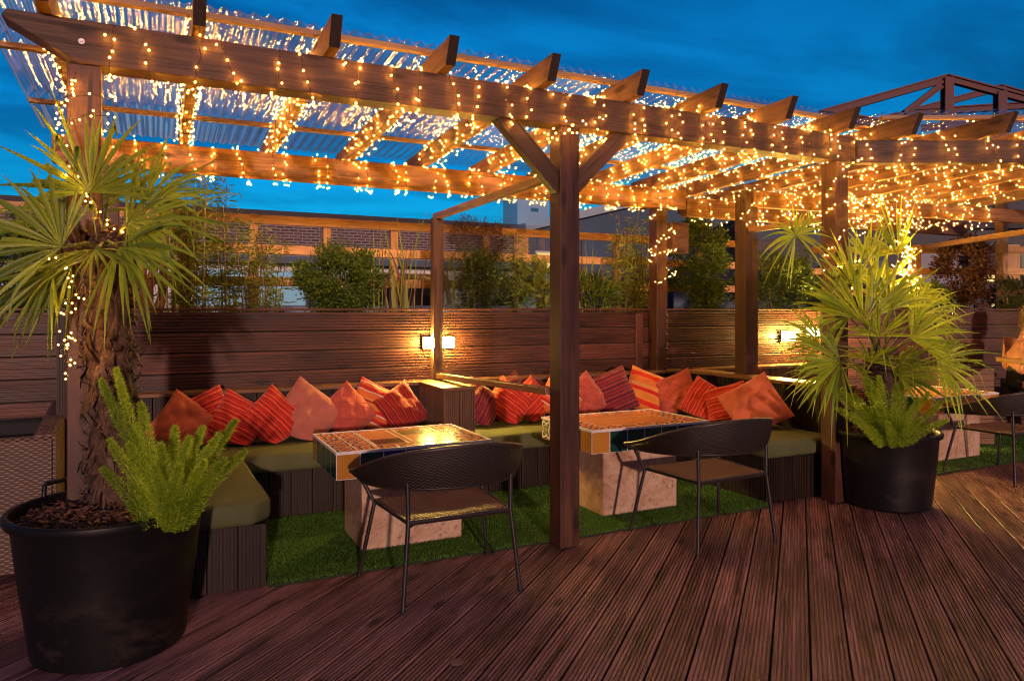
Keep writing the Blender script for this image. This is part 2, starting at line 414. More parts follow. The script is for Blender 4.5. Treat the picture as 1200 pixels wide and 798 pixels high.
def tile_pattern(name, cols, petals, base):
    m, nt, out = new_mat(name); n = N(nt)
    uv = n('TexCoord').outputs['UV']; s = n('SeparateXYZ', {0: uv})
    r = n('NewGeometry').outputs['Random Per Island']
    x = n.math('SUBTRACT', s.outputs[0], .5); y = n.math('SUBTRACT', s.outputs[1], .5)
    rad = n.math('SQRT', n.math('ADD', n.math('MULTIPLY', x, x), n.math('MULTIPLY', y, y)))
    ang = n.math('ARCTAN2', y, x)
    w = n.math('COSINE', n.math('MULTIPLY_ADD', ang, petals, n.math('MULTIPLY', n.math('FLOOR', n.math('MULTIPLY', r, 2.0)), 1.57)))
    f = n.math('ADD', n.math('MULTIPLY', rad, 1.25), n.math('MULTIPLY', w, .16))
    ns = n('TexNoise', {'Vector': uv, 'Scale': 6.0, 'Detail': 2.0}).outputs[0]
    f = n.math('ADD', f, n.math('MULTIPLY', n.math('SUBTRACT', ns, .5), .12))
    c = n.ramp(f, cols, 'CONSTANT')
    b = n('BsdfPrincipled', {'Base Color': c, 'Roughness': .15}); n.link(b.outputs[0], out.inputs[0]); return m
M['t_mosaic'] = tile_pattern('patterned_orange_tile', [(0,(.50,.06,.03)),(.14,(.70,.30,.06)),(.36,(.62,.50,.34)),(.44,(.07,.08,.26)),(.60,(.70,.27,.05)),(.86,(.60,.46,.30)),(.92,(.06,.07,.22))], 2, 0)
M['t_flower'] = tile_pattern('cream_flower_tile', [(0,(.55,.22,.04)),(.07,(.02,.10,.05)),(.20,(.62,.55,.40)),(.27,(.03,.08,.05)),(.40,(.66,.58,.42)),(.62,(.03,.05,.03)),(.72,(.50,.22,.05)),(.80,(.03,.04,.03))], 4, 0)

# ------------------------------------------------------------------ sky, sun, camera
def setup():
    w = bpy.data.worlds.new('World'); sc.world = w; w.use_nodes = True
    nt = w.node_tree; nt.nodes.clear(); n = N(nt)
    out = nt.nodes.new('ShaderNodeOutputWorld')
    SUN_EL, trav = R(7), Vector((.20, .98))
    sky = n('TexSky', sky_type='NISHITA', sun_disc=False, sun_elevation=SUN_EL, sun_rotation=math.atan2(-trav.x, -trav.y), air_density=1.0, dust_density=.6, ozone_density=3.0)
    g = n('TexCoord').outputs['Generated']; s = n('SeparateXYZ', {0: g})
    # flatten the direction on to a cloud deck far above
    k = n.math('DIVIDE', 1.0, n.math('MAXIMUM', n.math('ADD', s.outputs[2], .12), .03))
    pv = n('CombineXYZ', {0: n.math('MULTIPLY', s.outputs[0], k), 1: n.math('MULTIPLY', s.outputs[1], k), 2: 0.0}).outputs[0]
    c1 = n('TexNoise', {'Vector': n('Mapping', {'Vector': pv, 'Rotation': (0,0,R(25)), 'Scale': (.9, 1.25, 1)}).outputs[0], 'Scale': 1.0, 'Detail': 7.0, 'Roughness': .55, 'Distortion': .5}).outputs[0]
    tint = n.mix(n.ramp(c1, [(.42, 0), (.60, 1)]), SKY_HI, SKY_LO)
    hz = n.ramp(s.outputs[2], [(0.0, 1), (.35, 0)])
    tint = n.mix(n.math('MULTIPLY', hz, .35), tint, SKY_HZ)
    glow = n.math('MULTIPLY_ADD', s.outputs[0], -.20, n.math('MULTIPLY', s.outputs[1], -.98))    # towards the afterglow
    tint = n.mix(n.ramp(glow, [(.05, 0), (.75, 1)]), tint, SKY_GLOW)
    c = n.mix(1.0, sky.outputs[0], tint, 'MULTIPLY')
    bg = n('Background', {'Color': c, 'Strength': SKY_STR}); n.link(bg.outputs[0], out.inputs[0])
    sd = bpy.data.lights.new('Sun', 'SUN'); sd.energy = SUN_STR; sd.angle = R(1.6); sd.color = (1, .60, .50)
    so = bpy.data.objects.new('Sun', sd); col.objects.link(so)
    d = Vector((trav.x, trav.y, 0)).normalized()*math.cos(SUN_EL) + Vector((0,0,-math.sin(SUN_EL)))
    so.rotation_euler = d.to_track_quat('-Z', 'Y').to_euler(); so.location = (-4, -12, 8)
    cd = bpy.data.cameras.new('Camera'); cam = bpy.data.objects.new('Camera', cd); col.objects.link(cam)
    cd.sensor_width = 36; cd.lens = 36*850/1200; cd.shift_y = -.03; cd.clip_start = .05; cd.clip_end = 2000
    cam.location = CAM; cam.rotation_euler = (R(90), 0, -math.atan2(SS, CC)); sc.camera = cam
    sc.view_settings.view_transform = 'Standard'; sc.view_settings.look = 'None'
    sc.view_settings.exposure = 0; sc.view_settings.gamma = 1; sc.view_settings.use_curve_mapping = False
    sc.render.engine = 'CYCLES'; cy = sc.cycles
    cy.use_denoising = True; cy.filter_width = 1.1; cy.max_bounces = 6; cy.diffuse_bounces = 3; cy.glossy_bounces = 3
    cy.transmission_bounces = 4; cy.transparent_max_bounces = 24
    cy.sample_clamp_indirect = 4.0; cy.caustics_reflective = False; cy.caustics_refractive = False
SKY_GLOW = (.25,.15,.24)
SKY_HI, SKY_LO, SKY_HZ, SKY_STR, SUN_STR = (.008,.42,.69), (.005,.18,.34), (.010,.44,.70), .25, 2.1
setup()

# ------------------------------------------------------------------ setting
mb = MB(); mb.quad((-400,-400,-.16),(400,-400,-.16),(400,400,-.16),(-400,400,-.16))
tag(mb.build('ground', plain('asphalt', (.05,.05,.052), .9, scale=.5)), kind='structure')
DD = Vector((.7385,.6745,0)).normalized(); DP = Vector((-DD.y, DD.x, 0))
# seam through the floor point seen low in the middle of the photograph
seam = Vector((-1.0, -2.42, 0)); base = CAM.copy(); base.z = 0
W0 = -6.0; L0 = -2.2
org = base + DD*L0
k = (seam-org).dot(DP) / .158
org = org + DP*((k-math.floor(k))*.158 - 40*.158)
o = ribbed('deck', 17.5, 95*.158, .158, M['deck'], frame(org, DD, DP), seed=4, nr=8, gap=.010, depth=.006, flat=.62)
tag(o, kind='structure')
mb = MB(); mb.box((-9,-8,-.15),(14,12,-.03)); tag(mb.build('deck_base', M['darkwood']), kind='structure')

def turf(name, x0, x1, y0, y1, n, seed):
    rr = random.Random(seed); mb = MB()
    mb.box((x0,y0,.001),(x1,y1,.012), 0)
    for _ in range(n):
        x = rr.uniform(x0, x1); y = rr.uniform(y0-.004, y1); a = rr.uniform(0, 6.283); w = .0022; h = rr.uniform(.010,.021)
        dx, dy = math.cos(a)*w, math.sin(a)*w; lx, ly = rr.gauss(0,.008), rr.gauss(0,.008)
        mb.add([(x-dx,y-dy,.011),(x+dx,y+dy,.011),(x+lx,y+ly,.012+h)], [(0,1,2)], 1)
    return tag(mb.build(name, [plain('turf_backing', (.012,.03,.008), .9), leafm('turf_blades', (.035,.12,.012), (.12,.29,.032), .25, .6)]), kind='stuff')
turf('artificial_grass', -1.72, 1.94, .15, 1.43, 90000, 3)
turf('artificial_grass', 2.96, 8.0, .29, 1.43, 45000, 5)

# ------------------------------------------------------------------ timber walls
WV = 2.30; WT = 1.49; P = .163
def wall(label, p0, p1, mat=M['wall'], seed=1, z1=WT):
    d = Vector(p1)-Vector(p0); L = d.length; x = d.normalized()
    t = thing('timber_wall', label, 'wall', p0)
    t.rotation_euler = (0, 0, math.atan2(x.y, x.x))
    z0 = z1 - math.ceil(z1/P)*P
    ribbed('cladding', L, z1-z0, P, mat, frame((0,0,z0),(1,0,0),(0,0,1)), t, seed=seed, nr=6, depth=.010, gap=.011, flat=.56)
    mb = MB(); mb.box((0,.024,-.1),(L,.62,z1-.03)); mb.build('planter_core', M['darkwood'], t)
    timber('capping', (0,.02,z1+.001), (L,.02,z1+.001), .07, .022, M['wall'], t)
    return t
cx = cam2w(3.69, 8.75)
t = wall('long dark grooved timber wall behind the cushioned corner benches', (-6.2,WV,0), (cx.x,WV,0), seed=2)
for u in (2.26, 2.56):
    timber('trim_post', (u+6.2,-.016,.05), (u+6.2,-.016,WT-.03), .09, .03, M['wall'], t, up=(0,1,0))
a, b = cam2w(3.69, 8.75), cam2w(10.5, 8.75)
wall('dark timber wall behind the table beside the larger right palm', (a.x,a.y,0), (b.x,b.y,0), seed=6)
# partition between the wicker armchair and the first bench
t = thing('timber_partition', 'low timber partition with upright grooved end board beside the wicker armchair', 'partition', (-2.83,1.3,0))
ribbed('end_board', 1.44, .135, .135, M['panel'], frame((.135,0,.02),(0,0,1),(-1,0,0)), t, nr=9)
mb = MB(); mb.box((.002,.023,0),(.133,.97,1.45)); mb.build('core', M['wall'], t)

# ------------------------------------------------------------------ pergolas
BZ0, BZ1 = 2.655, 2.86; RS = -.043
def pergola_post(par, u, v, top, s=.14, rz=0):
    o = timber('post', (u+s/2, v+s/2, .005), (u+s/2, v+s/2, top), s, s, M['post'], par, up=(0,1,0), off=(0,0))
    # timber() grows its height along local z from the axis: recentre on the post
    o.matrix_basis = Matrix.Translation((0, s/2 if False else 0, 0)) @ o.matrix_basis
    return o
def raft(par, u, v0, v1, z=BZ1+.001):
    return timber('rafter', (u, v0, z+RS*v0), (u, v1, z+RS*v1), .06, .145, M['rafter'], par, bev=.004, end=M['endgrain'], rake=.075)
perg = thing('pergola', 'long timber pergola with clear corrugated roof over the two cushioned bays', 'pergola', (0,0,0))
def upright(par, x0, y0, s, z0, z1, mat=M['post'], name='post'):
    """square post whose footprint is x0..x0+s, y0..y0+s"""
    return timber(name, (x0+s/2, y0+s, z0), (x0+s/2, y0+s, z1), s, s, mat, par, up=(0,-1,0))
for u in (-2.646, 0.0, 2.45): upright(perg, u, 0.0, .14, .004, BZ0-.003)
for u in (-2.66, 2.385): upright(perg, u, 2.155, .135, .004, 2.562)
# front beam with its splayed end
bm = bmesh.new(); x0, x1 = -2.90, 2.66; y0, y1 = -.004, .142
pts = [(x0+.02,BZ1),(x0+.0,BZ1-.035),(x0+.30,BZ0),(x1,BZ0),(x1,BZ1)]
va = [bm.verts.new((x-x0, y0, z-BZ0)) for x, z in pts]; vb = [bm.verts.new((x-x0, y1, z-BZ0)) for x, z in pts]
bm.faces.new(va); bm.faces.new(vb[::-1])
for i in range(5): bm.faces.new((va[i], vb[i], vb[(i+1)%5], va[(i+1)%5]))
bmesh.ops.recalc_face_normals(bm, faces=bm.faces[:])
bmesh.ops.bevel(bm, geom=bm.edges[:], offset=.006, segments=2, affect='EDGES', profile=.5)
me = bpy.data.meshes.new('front_beam'); bm.to_mesh(me); bm.free(); me.materials.append(M['beam'])
o = bpy.data.objects.new('front_beam', me); col.objects.link(o); o.parent = perg; o.location = (x0, 0, BZ0)
timber('rear_beam', (-2.95,2.235,2.565), (2.78,2.235,2.565), .13, .20, M['rafter'], perg)
RU = [-2.73+.647*i for i in range(9)]
for u in RU: raft(perg, u, -.14, 2.66)
for v in (.12, .95, 1.98):
    timber('batten', (-3.06, v, BZ1+.147+RS*v), (2.74, v, BZ1+.147+RS*v), .05, .03, M['batten'], perg, bev=.003)
for s in (-1, 1):
    timber('brace', (.07+s*.075, .07, 2.235), (.07+s*.50, .07, 2.652), .075, .11, M['beam'], perg, up=(-s,0,1))
def roof(par, fn, u0, u1, nper):
    nw = int((u1-u0)/.076*8); mb = MB()
    def f(a, b):
        u = u0 + (u1-u0)*a; v0, v1 = fn(u); v = v0+(v1-v0)*b
        z = BZ1+.147+.031+.010+RS*v + .010*math.sin(2*math.pi*u/.076)
        return (u, v, z)
    mb.grid(f, nw, 4)
    return mb.build('roof_sheet', M['poly'], par, smooth=180)
roof(perg, lambda u: (.055, 2.76), -3.08, 2.74, 8)

perg2 = thing('pergola', 'second timber pergola angled away behind the right palm with dense lights', 'pergola', (2.62,.02,0))
perg2.location = (0,0,0)
q0 = Vector((2.70, .035)); qd = Vector((CC, -SS))
def oblique(u): return q0.y + (u-q0.x)/qd.x*qd.y
q1 = q0 + qd*4.6
timber('front_beam', (q0.x, q0.y, BZ0), (q1.x, q1.y, BZ0), .10, .178, M['beam'], perg2)
RU2 = [2.955+.65*i for i in range(8)]
for u in RU2:
    if u < 7: raft(perg2, u, oblique(u)-.20, 3.3, BZ0+.18)
timber('rear_beam', (2.80,2.235,2.50), (7.6,2.235,2.50), .10, .19, M['rafter'], perg2)
timber('rear_beam', (2.95,1.40,2.50), (7.6,.95,2.50), .08, .15, M['rafter'], perg2)
upright(perg2, 2.86, 1.38, .155, .86, 2.66)
timber('post_cap', (2.80,1.455,2.662), (3.07,1.455,2.662), .20, .05, M['post'], perg2)
upright(perg2, q1.x-.3, q1.y+.05, .14, .004, BZ0-.003)
for v in (.15, 1.0, 1.9, 2.9):
    us = 2.80 if v > .1 else 3.0
    timber('batten', (us, v, BZ0+.327+RS*v), (7.6, v, BZ0+.327+RS*v), .05, .03, M['batten'], perg2, bev=.003)
a = Vector((2.82, oblique(2.82)-.08)); b = Vector((7.2, oblique(7.2)-.08))
timber('batten', (a.x, a.y, BZ0+.328-RS*.1), (b.x, b.y, BZ0+.335), .05, .03, M['batten'], perg2, bev=.003)
def roof2():
    u0, u1 = 2.78, 7.4; nw = int((u1-u0)/.076*8); mb = MB()
    def f(a, b):
        u = u0+(u1-u0)*a; v0 = oblique(u)-.14; v = v0+(3.4-v0)*b
        return (u, v, BZ0+.327+.042+RS*v+.010*math.sin(2*math.pi*u/.076))
    mb.grid(f, nw, 4); mb.build('roof_sheet', M['poly'], perg2, smooth=180)
roof2()

for u, z in ((-2.585,2.757),(1.18,2.80)):
    mb = MB(); mb.lathe([(0,.010),(.005,.010),(.006,.005),(.007,.003),(.013,.003),(.014,0)], 16)
    o = mb.build('bolt', M['boltm'] if 'boltm' in M else M.setdefault('boltm', plain('galvanised_bolt', (.35,.34,.34), .4, metal=.8)), perg, smooth=40)
    o.matrix_basis = frame((u,-.0042,z), (1,0,0), (0,0,1))
# ------------------------------------------------------------------ benches
def vpanel(par, name, a, b, z0, z1, pitch=.15, seed=1, nr=8):
    """upright grooved boards from a to b (plan points), facing to the right-hand side of a->b"""
    a = Vector((a[0],a[1],0)); b = Vector((b[0],b[1],0)); d = (b-a); L = d.length; d.normalize()
    # normal = Z x (-d)... boards run up, stack from b back to a so that +z faces right of a->b
    org = Vector((b.x, b.y, z0))
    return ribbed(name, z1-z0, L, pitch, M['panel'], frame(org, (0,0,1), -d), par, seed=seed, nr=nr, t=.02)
SZ = .345
def slab(par, name, lo, hi, mat): mb = MB(); mb.box(lo, hi); return mb.build(name, mat, par)
b1 = thing('corner_bench', 'built-in timber corner bench left of the glass screen, under olive cushions', 'bench', (0,0,0))
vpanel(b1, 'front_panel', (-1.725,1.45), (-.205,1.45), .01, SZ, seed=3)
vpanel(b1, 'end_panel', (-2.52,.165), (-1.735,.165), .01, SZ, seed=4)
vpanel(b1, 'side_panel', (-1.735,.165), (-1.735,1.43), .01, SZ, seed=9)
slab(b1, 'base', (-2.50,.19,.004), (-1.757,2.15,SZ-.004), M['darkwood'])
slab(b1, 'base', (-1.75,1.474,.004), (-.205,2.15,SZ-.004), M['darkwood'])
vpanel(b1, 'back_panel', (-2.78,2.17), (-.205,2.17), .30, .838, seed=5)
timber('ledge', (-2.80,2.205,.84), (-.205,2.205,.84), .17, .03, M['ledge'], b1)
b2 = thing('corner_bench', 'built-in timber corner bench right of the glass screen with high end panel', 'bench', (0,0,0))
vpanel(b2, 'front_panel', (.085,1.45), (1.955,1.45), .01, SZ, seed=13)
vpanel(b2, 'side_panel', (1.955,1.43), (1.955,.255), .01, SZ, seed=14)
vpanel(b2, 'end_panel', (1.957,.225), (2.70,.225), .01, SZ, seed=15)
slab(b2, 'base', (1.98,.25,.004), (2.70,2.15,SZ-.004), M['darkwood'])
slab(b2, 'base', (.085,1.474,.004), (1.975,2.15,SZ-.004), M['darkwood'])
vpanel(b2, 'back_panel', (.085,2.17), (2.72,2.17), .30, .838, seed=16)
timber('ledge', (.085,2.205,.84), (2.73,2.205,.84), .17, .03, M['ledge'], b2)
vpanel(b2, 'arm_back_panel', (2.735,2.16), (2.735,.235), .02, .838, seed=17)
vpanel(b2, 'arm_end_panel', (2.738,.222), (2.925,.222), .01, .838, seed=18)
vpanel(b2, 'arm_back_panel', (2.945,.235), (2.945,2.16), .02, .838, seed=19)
slab(b2, 'arm_core', (2.758,.246,.01), (2.922,2.15,.835), M['darkwood'])
timber('ledge', (2.835,.215,.842), (2.835,2.14,.842), .25, .03, M['ledge'], b2)
b3 = thing('wall_bench', 'plain timber wall bench beyond the second bay, mostly hidden by palm', 'bench', (0,0,0))
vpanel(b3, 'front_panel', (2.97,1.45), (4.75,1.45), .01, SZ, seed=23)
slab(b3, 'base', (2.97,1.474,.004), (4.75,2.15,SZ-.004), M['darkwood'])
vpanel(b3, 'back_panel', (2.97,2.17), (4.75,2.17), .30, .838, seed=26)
timber('ledge', (2.97,2.205,.84), (4.8,2.205,.84), .17, .03, M['ledge'], b3)
# divider box under the first glass screen
M['divider'] = wood('divider_board_wood', (.045,.022,.012), (.15,.078,.044), stretch=14, rough=.55, island=True)
dv = thing('divider_box', 'grooved timber divider box under the narrow post of the left glass screen', 'divider', (-.20,1.54,0))
vpanel(dv, 'front_panel', (.0,.0), (.276,.0), .01, .842, pitch=.138, seed=31)
vpanel(dv, 'side_panel', (.0,.752), (.0,.002), .01, .842, seed=32)
for ch_p in dv.children: ch_p.data.materials[0] = M['divider']
slab(dv, 'core', (.022,.022,.01), (.256,.75,.84), M['darkwood'])
vpanel(dv, 'side_panel', (.278,.002), (.278,.752), .01, .842, seed=33).data.materials[0] = M['divider']
timber('ledge', (.138,-.01,.844), (.138,.755,.844), .30, .028, M['ledge'], dv)
dv2 = thing('divider_box', 'low divider box clad in level boards beside the person at the far table', 'divider', (0,0,0))
a = cam2w(4.72,8.0); b = cam2w(5.32,8.0); d = (b-a).normalized()
ribbed('front_panel', .60, .86, .07, M['ledge'], frame((a.x,a.y,.02), d, (0,0,1)), dv2, nr=3, depth=.006, seed=34)
mm = frame((a.x,a.y,0), d, Vector((-d.y,d.x,0)))
mb = MB(); mb.box((.002,.023,.01),(.598,.7,.87), 0, mm); mb.build('core', M['panel'], dv2)

# ------------------------------------------------------------------ seat cushions
def seat_cushion(label, poly, z0, z1, r=.035, seed=1):
    """upholstered slab on a plan polygon (counter-clockwise)"""
    bm = bmesh.new(); vs = [bm.verts.new((x,y,z0)) for x,y in poly]; f = bm.faces.new(vs)
    ex = bmesh.ops.extrude_face_region(bm, geom=[f]); top = [e for e in ex['geom'] if isinstance(e, bmesh.types.BMVert)]
    bmesh.ops.translate(bm, verts=top, vec=(0,0,z1-z0)); bmesh.ops.recalc_face_normals(bm, faces=bm.faces[:])
    bmesh.ops.bevel(bm, geom=[e for e in bm.edges], offset=r, segments=4, affect='EDGES', profile=.5)
    bmesh.ops.triangulate(bm, faces=[f for f in bm.faces if len(f.verts) > 4])
    long = [e for e in bm.edges if e.calc_length() > .12]
    for _ in range(3):
        long = [e for e in bm.edges if e.calc_length() > .12]
        if not long: break
        bmesh.ops.subdivide_edges(bm, edges=long, cuts=1); bmesh.ops.triangulate(bm, faces=[f for f in bm.faces if len(f.verts) > 4])
    for v in bm.verts:
        q = mnoise.noise(Vector((v.co.x*3.1+seed, v.co.y*3.1, v.co.z*2)))
        q2 = mnoise.noise(Vector((v.co.x*9+seed, v.co.y*9, v.co.z*4)))
        if v.co.z > (z0+z1)/2: v.co.z += .010*q+.003*q2
        else: v.co.z = max(z0, v.co.z)
    me = bpy.data.meshes.new('seat_cushion'); bm.to_mesh(me); bm.free(); me.materials.append(M['seatfab'])
    me.shade_smooth()
    o = bpy.data.objects.new('seat_cushion', me); col.objects.link(o)
    return tag(o, label, 'seat cushion')
CZ0, CZ1 = SZ+.002, .478
seat_cushion('olive seat cushion on the short bench arm behind the nearest potted palm', [(-2.50,.13),(-1.80,.13),(-1.70,.24),(-1.73,1.36),(-2.50,1.36)], CZ0, CZ1, seed=1)
seat_cushion('long olive seat cushion along the wall left of the glass screen', [(-2.50,1.39),(-.215,1.39),(-.215,2.14),(-2.50,2.14)], CZ0, CZ1, seed=5)
seat_cushion('long olive seat cushion along the wall right of the glass screen', [(.09,1.39),(1.92,1.39),(1.92,2.14),(.09,2.14)], CZ0, CZ1, seed=9)
seat_cushion('olive seat cushion on the bench arm beside the right palm pot', [(1.935,.20),(2.70,.20),(2.70,2.14),(1.935,2.14)], CZ0, CZ1, seed=12)
seat_cushion('dark olive seat cushion on the far wall bench behind palm leaves', [(2.97,1.39),(4.75,1.39),(4.75,2.14),(2.97,2.14)], CZ0, CZ1, seed=15)

# ------------------------------------------------------------------ scatter cushions
def pillow(label, mat, c, size=.42, roll=45, face=(0,-1,0), tilt=22, seed=1, thick=.085, floor=.482, fold=0.0, sx=1.0):
    rr = random.Random(seed); nn = 26; mb = MB()
    ph = [rr.uniform(0, 20) for _ in range(4)]
    def prof(x, y):
        e = (1-abs(x)**2.6)*(1-abs(y)**2.6)
        return max(e, 0)**.55
    def surf(sgn):
        def f(a, b):
            x, y = a*2-1, b*2-1
            pin = 1-.05*(1-abs(y)**2)*abs(x)**3; pin2 = 1-.05*(1-abs(x)**2)*abs(y)**3
            X, Y = x*pin*size/2*sx, y*pin2*size/2
            e = prof(x, y)
            w = mnoise.noise(Vector((x*2.2+ph[0], y*2.2, ph[1])))*.024 + mnoise.noise(Vector((x*1.4+ph[2], y*5, ph[3])))*.014 + abs(mnoise.noise(Vector((x*3+ph[1], y*3+ph[3], ph[0]))))*-.016
            edge = max(abs(x), abs(y))
            wr = math.sin((abs(x)-abs(y))*9+ph[0])*.006*(edge**2)
            Z = sgn*(thick*e) + w*(.35+.65*e) + wr*e
            if fold: Z += -fold*max(0, (y+.1))**2*.25
            return Vector((X, Y, Z))
        return f
    n = Vector(face).normalized(); t = R(tilt)
    up = Vector((0,0,1)); side = up.cross(n).normalized()
    n2 = (n*math.cos(t) + up*math.sin(t)).normalized(); u2 = n2.cross(side).normalized()
    rm = Matrix((side, u2, n2)).transposed() @ Matrix.Rotation(R(roll), 3, 'Z')
    c = Vector(c)
    def wrap(fn):
        def g(a, b):
            p = rm @ fn(a, b)
            z = p.z + c.z
            if z < floor+.05:                       # rests on the seat: squash softly
                k = floor+.05-z; z = floor+.05 - .05*(1-math.exp(-k/.05)); p += n*(k*.15)
            p.z = z-c.z; return p
        return g
    mb.grid(wrap(surf(1)), nn, nn); 
    o = mb.add([], [])
    mb2 = MB(); mb2.grid(wrap(surf(-1)), nn, nn)
    mb.add(mb2.v, [f[::-1] for f in mb2.f], 0, [uv for uv in [(i/nn, j/nn) for j in range(nn+1) for i in range(nn+1)]])
    ob = mb.build('cushion', mat, None, smooth=180, loc=c)
    return tag(ob, label, 'cushion', 'scatter cushions on the corner benches')
def cz(h): return h
CU = [
 ('plain bright terracotta cushion half hidden behind the potted fern', 'c_terra', (-2.09,1.93,.66), .43, 52, (.15,-1,0), 20),
 ('red striped cushion beside the terracotta one behind the potted fern', 'c_red', (-1.93,2.00,.69), .43, 22, (.2,-1,0), 18),
 ('red striped cushion leaning left, second from the potted fern', 'c_red', (-1.72,1.93,.665), .42, -32, (-.05,-1,0), 25),
 ('red striped cushion leaning against the large dusty plain one', 'c_red', (-1.46,1.90,.675), .42, -48, (.1,-1,0), 22),
 ('large plain dusty rust cushion in the middle of the left bench', 'c_dusty', (-1.20,1.93,.685), .49, 50, (.05,-1,0), 24),
 ('quilted rust cushion between large plain cushion and orange striped one', 'c_quilt', (-.88,1.96,.67), .42, 40, (0,-1,0), 22),
 ('orange cushion with white stripes at the bend of the left bench', 'c_orange', (-.64,2.02,.695), .43, -28, (-.1,-1,0), 20),
 ('maroon striped cushion tucked against the divider box', 'c_maroon', (-.42,1.97,.67), .42, -62, (.1,-1,0), 24),
 ('plum striped cushion behind the glass, next to the divider box', 'c_purple', (.30,1.96,.67), .42, 52, (.1,-1,0), 22),
 ('red striped cushion standing on its corner behind the low glass rail', 'c_red', (.58,1.95,.665), .42, -40, (-.1,-1,0), 22),
 ('red striped cushion mostly hidden behind the middle post', 'c_red', (.83,1.97,.665), .41, 35, (.1,-1,0), 22),
 ('orange cushion with white stripes just right of the middle post', 'c_orange', (1.12,1.94,.675), .45, -38, (0,-1,0), 22),
 ('quilted rust cushion between white striped and plum striped cushions', 'c_quilt', (1.42,1.98,.675), .43, 30, (.05,-1,0), 22),
 ('plum striped cushion in the corner below the rear post', 'c_purple', (1.75,2.00,.70), .47, 18, (-.1,-1,0), 18),
 ('orange cushion with broad red bands in the right bench corner', 'c_band', (2.12,1.98,.69), .46, -22, (-.45,-1,0), 18),
 ('quilted rust cushion next to the broad banded orange one', 'c_quilt', (2.33,1.78,.675), .45, 25, (-1,-.75,0), 20),
 ('red striped cushion pinched in the middle on the right bench arm', 'c_red', (2.36,1.42,.655), .40, 65, (-1,-.55,0), 22),
 ('red striped cushion slumped behind the big plain terracotta one', 'c_red', (2.43,1.18,.645), .42, 20, (-1,-.5,0), 30),
 ('big plain terracotta cushion at the open end of the right bench', 'c_terra', (2.40,.80,.675), .53, 33, (-.85,-.75,0), 28),
]
for i, (lab, m, c, s, rl, fc, ti) in enumerate(CU): pillow(lab, M[m], (c[0], c[1], c[2]-.01), s*(.93 if s < .5 else .90), rl, fc, ti, seed=40+i, thick=.075)

# ------------------------------------------------------------------ glass screens
gs = thing('glass_screen', 'clear glass wind screen in a wooden frame between the two bays', 'screen', (0,0,0))
upright(gs, -.045, 2.20, .09, .874, 2.33, M['beam'])
timber('top_rail', (-.0,.143,2.325), (-.0,2.285,2.315), .05, .055, M['rail'], gs)
timber('bottom_rail', (-.0,.143,.955), (-.0,2.195,.885), .06, .045, M['rail'], gs)
mb = MB(); mb.box((.006,.146,.94),(.012,2.19,2.32)); mb.build('glass_pane', M['glass'], gs)
gs2 = thing('glass_screen', 'clear glass wind screen above the right bench back behind the lamp glare', 'screen', (0,0,0))
mb = MB(); mb.box((2.90,.30,.876),(2.906,1.375,2.25)); mb.build('glass_pane', M['glass'], gs2)
timber('top_rail', (2.903,.16,2.25), (2.903,1.375,2.25), .05, .05, M['rail'], gs2)
gs3 = thing('glass_screen', 'glass wind screen in front of the seated person, with sloping rails', 'screen', (0,0,0))
for nm, z0, z1, h in (('top_rail', 2.28, 2.28, .06), ('bottom_rail', .93, .93, .05)):
    a = cam2w(5.36,10.0 if nm == 'top_rail' else 8.0); b = cam2w(5.33,6.0)
    timber(nm, (a.x,a.y,z0), (b.x,b.y,z1), .055, h, M['rail'], gs3)
a = cam2w(5.345,8.0); b = cam2w(5.33,6.0); x = (b-a).normalized()
mb = MB(); mb.box((0,0,-.003),((b-a).length,1.30,.003), 0, frame((a.x,a.y,.98), x, (0,0,1))); mb.build('glass_pane', M['glass'], gs3)

# ------------------------------------------------------------------ wall lamps
def wall_lamp(label, c, w, h, d, face):
    t = thing('wall_lamp', label, 'lamp', c); n = Vector(face).normalized()
    t.matrix_basis = frame(c, Vector((0,0,1)).cross(n), (0,0,1))
    mb = MB(); mb.box((-w/2,-h/2,.018),(w/2,h/2,d)); o = mb.build('diffuser', M['lamp'], t)
    mb = MB(); mb.box((-w/2-.012,-h/2-.012,0),(w/2+.012,h/2+.012,.016)); mb.build('back_plate', M['blackmetal'], t)
    return t
wall_lamp('lit wall lamp glowing behind the narrow post of the glass screen', (.02,2.272,1.203), .27, .085, .07, (0,-1,0))
wall_lamp('lit wall lamp glowing behind the right bench, clear of the palm', (4.33,2.272,1.19), .15, .10, .08, (0,-1,0))
wall_lamp('lit wall lamp partly covered by the right palm leaf tips', (4.74,2.272,1.235), .16, .09, .07, (0,-1,0))

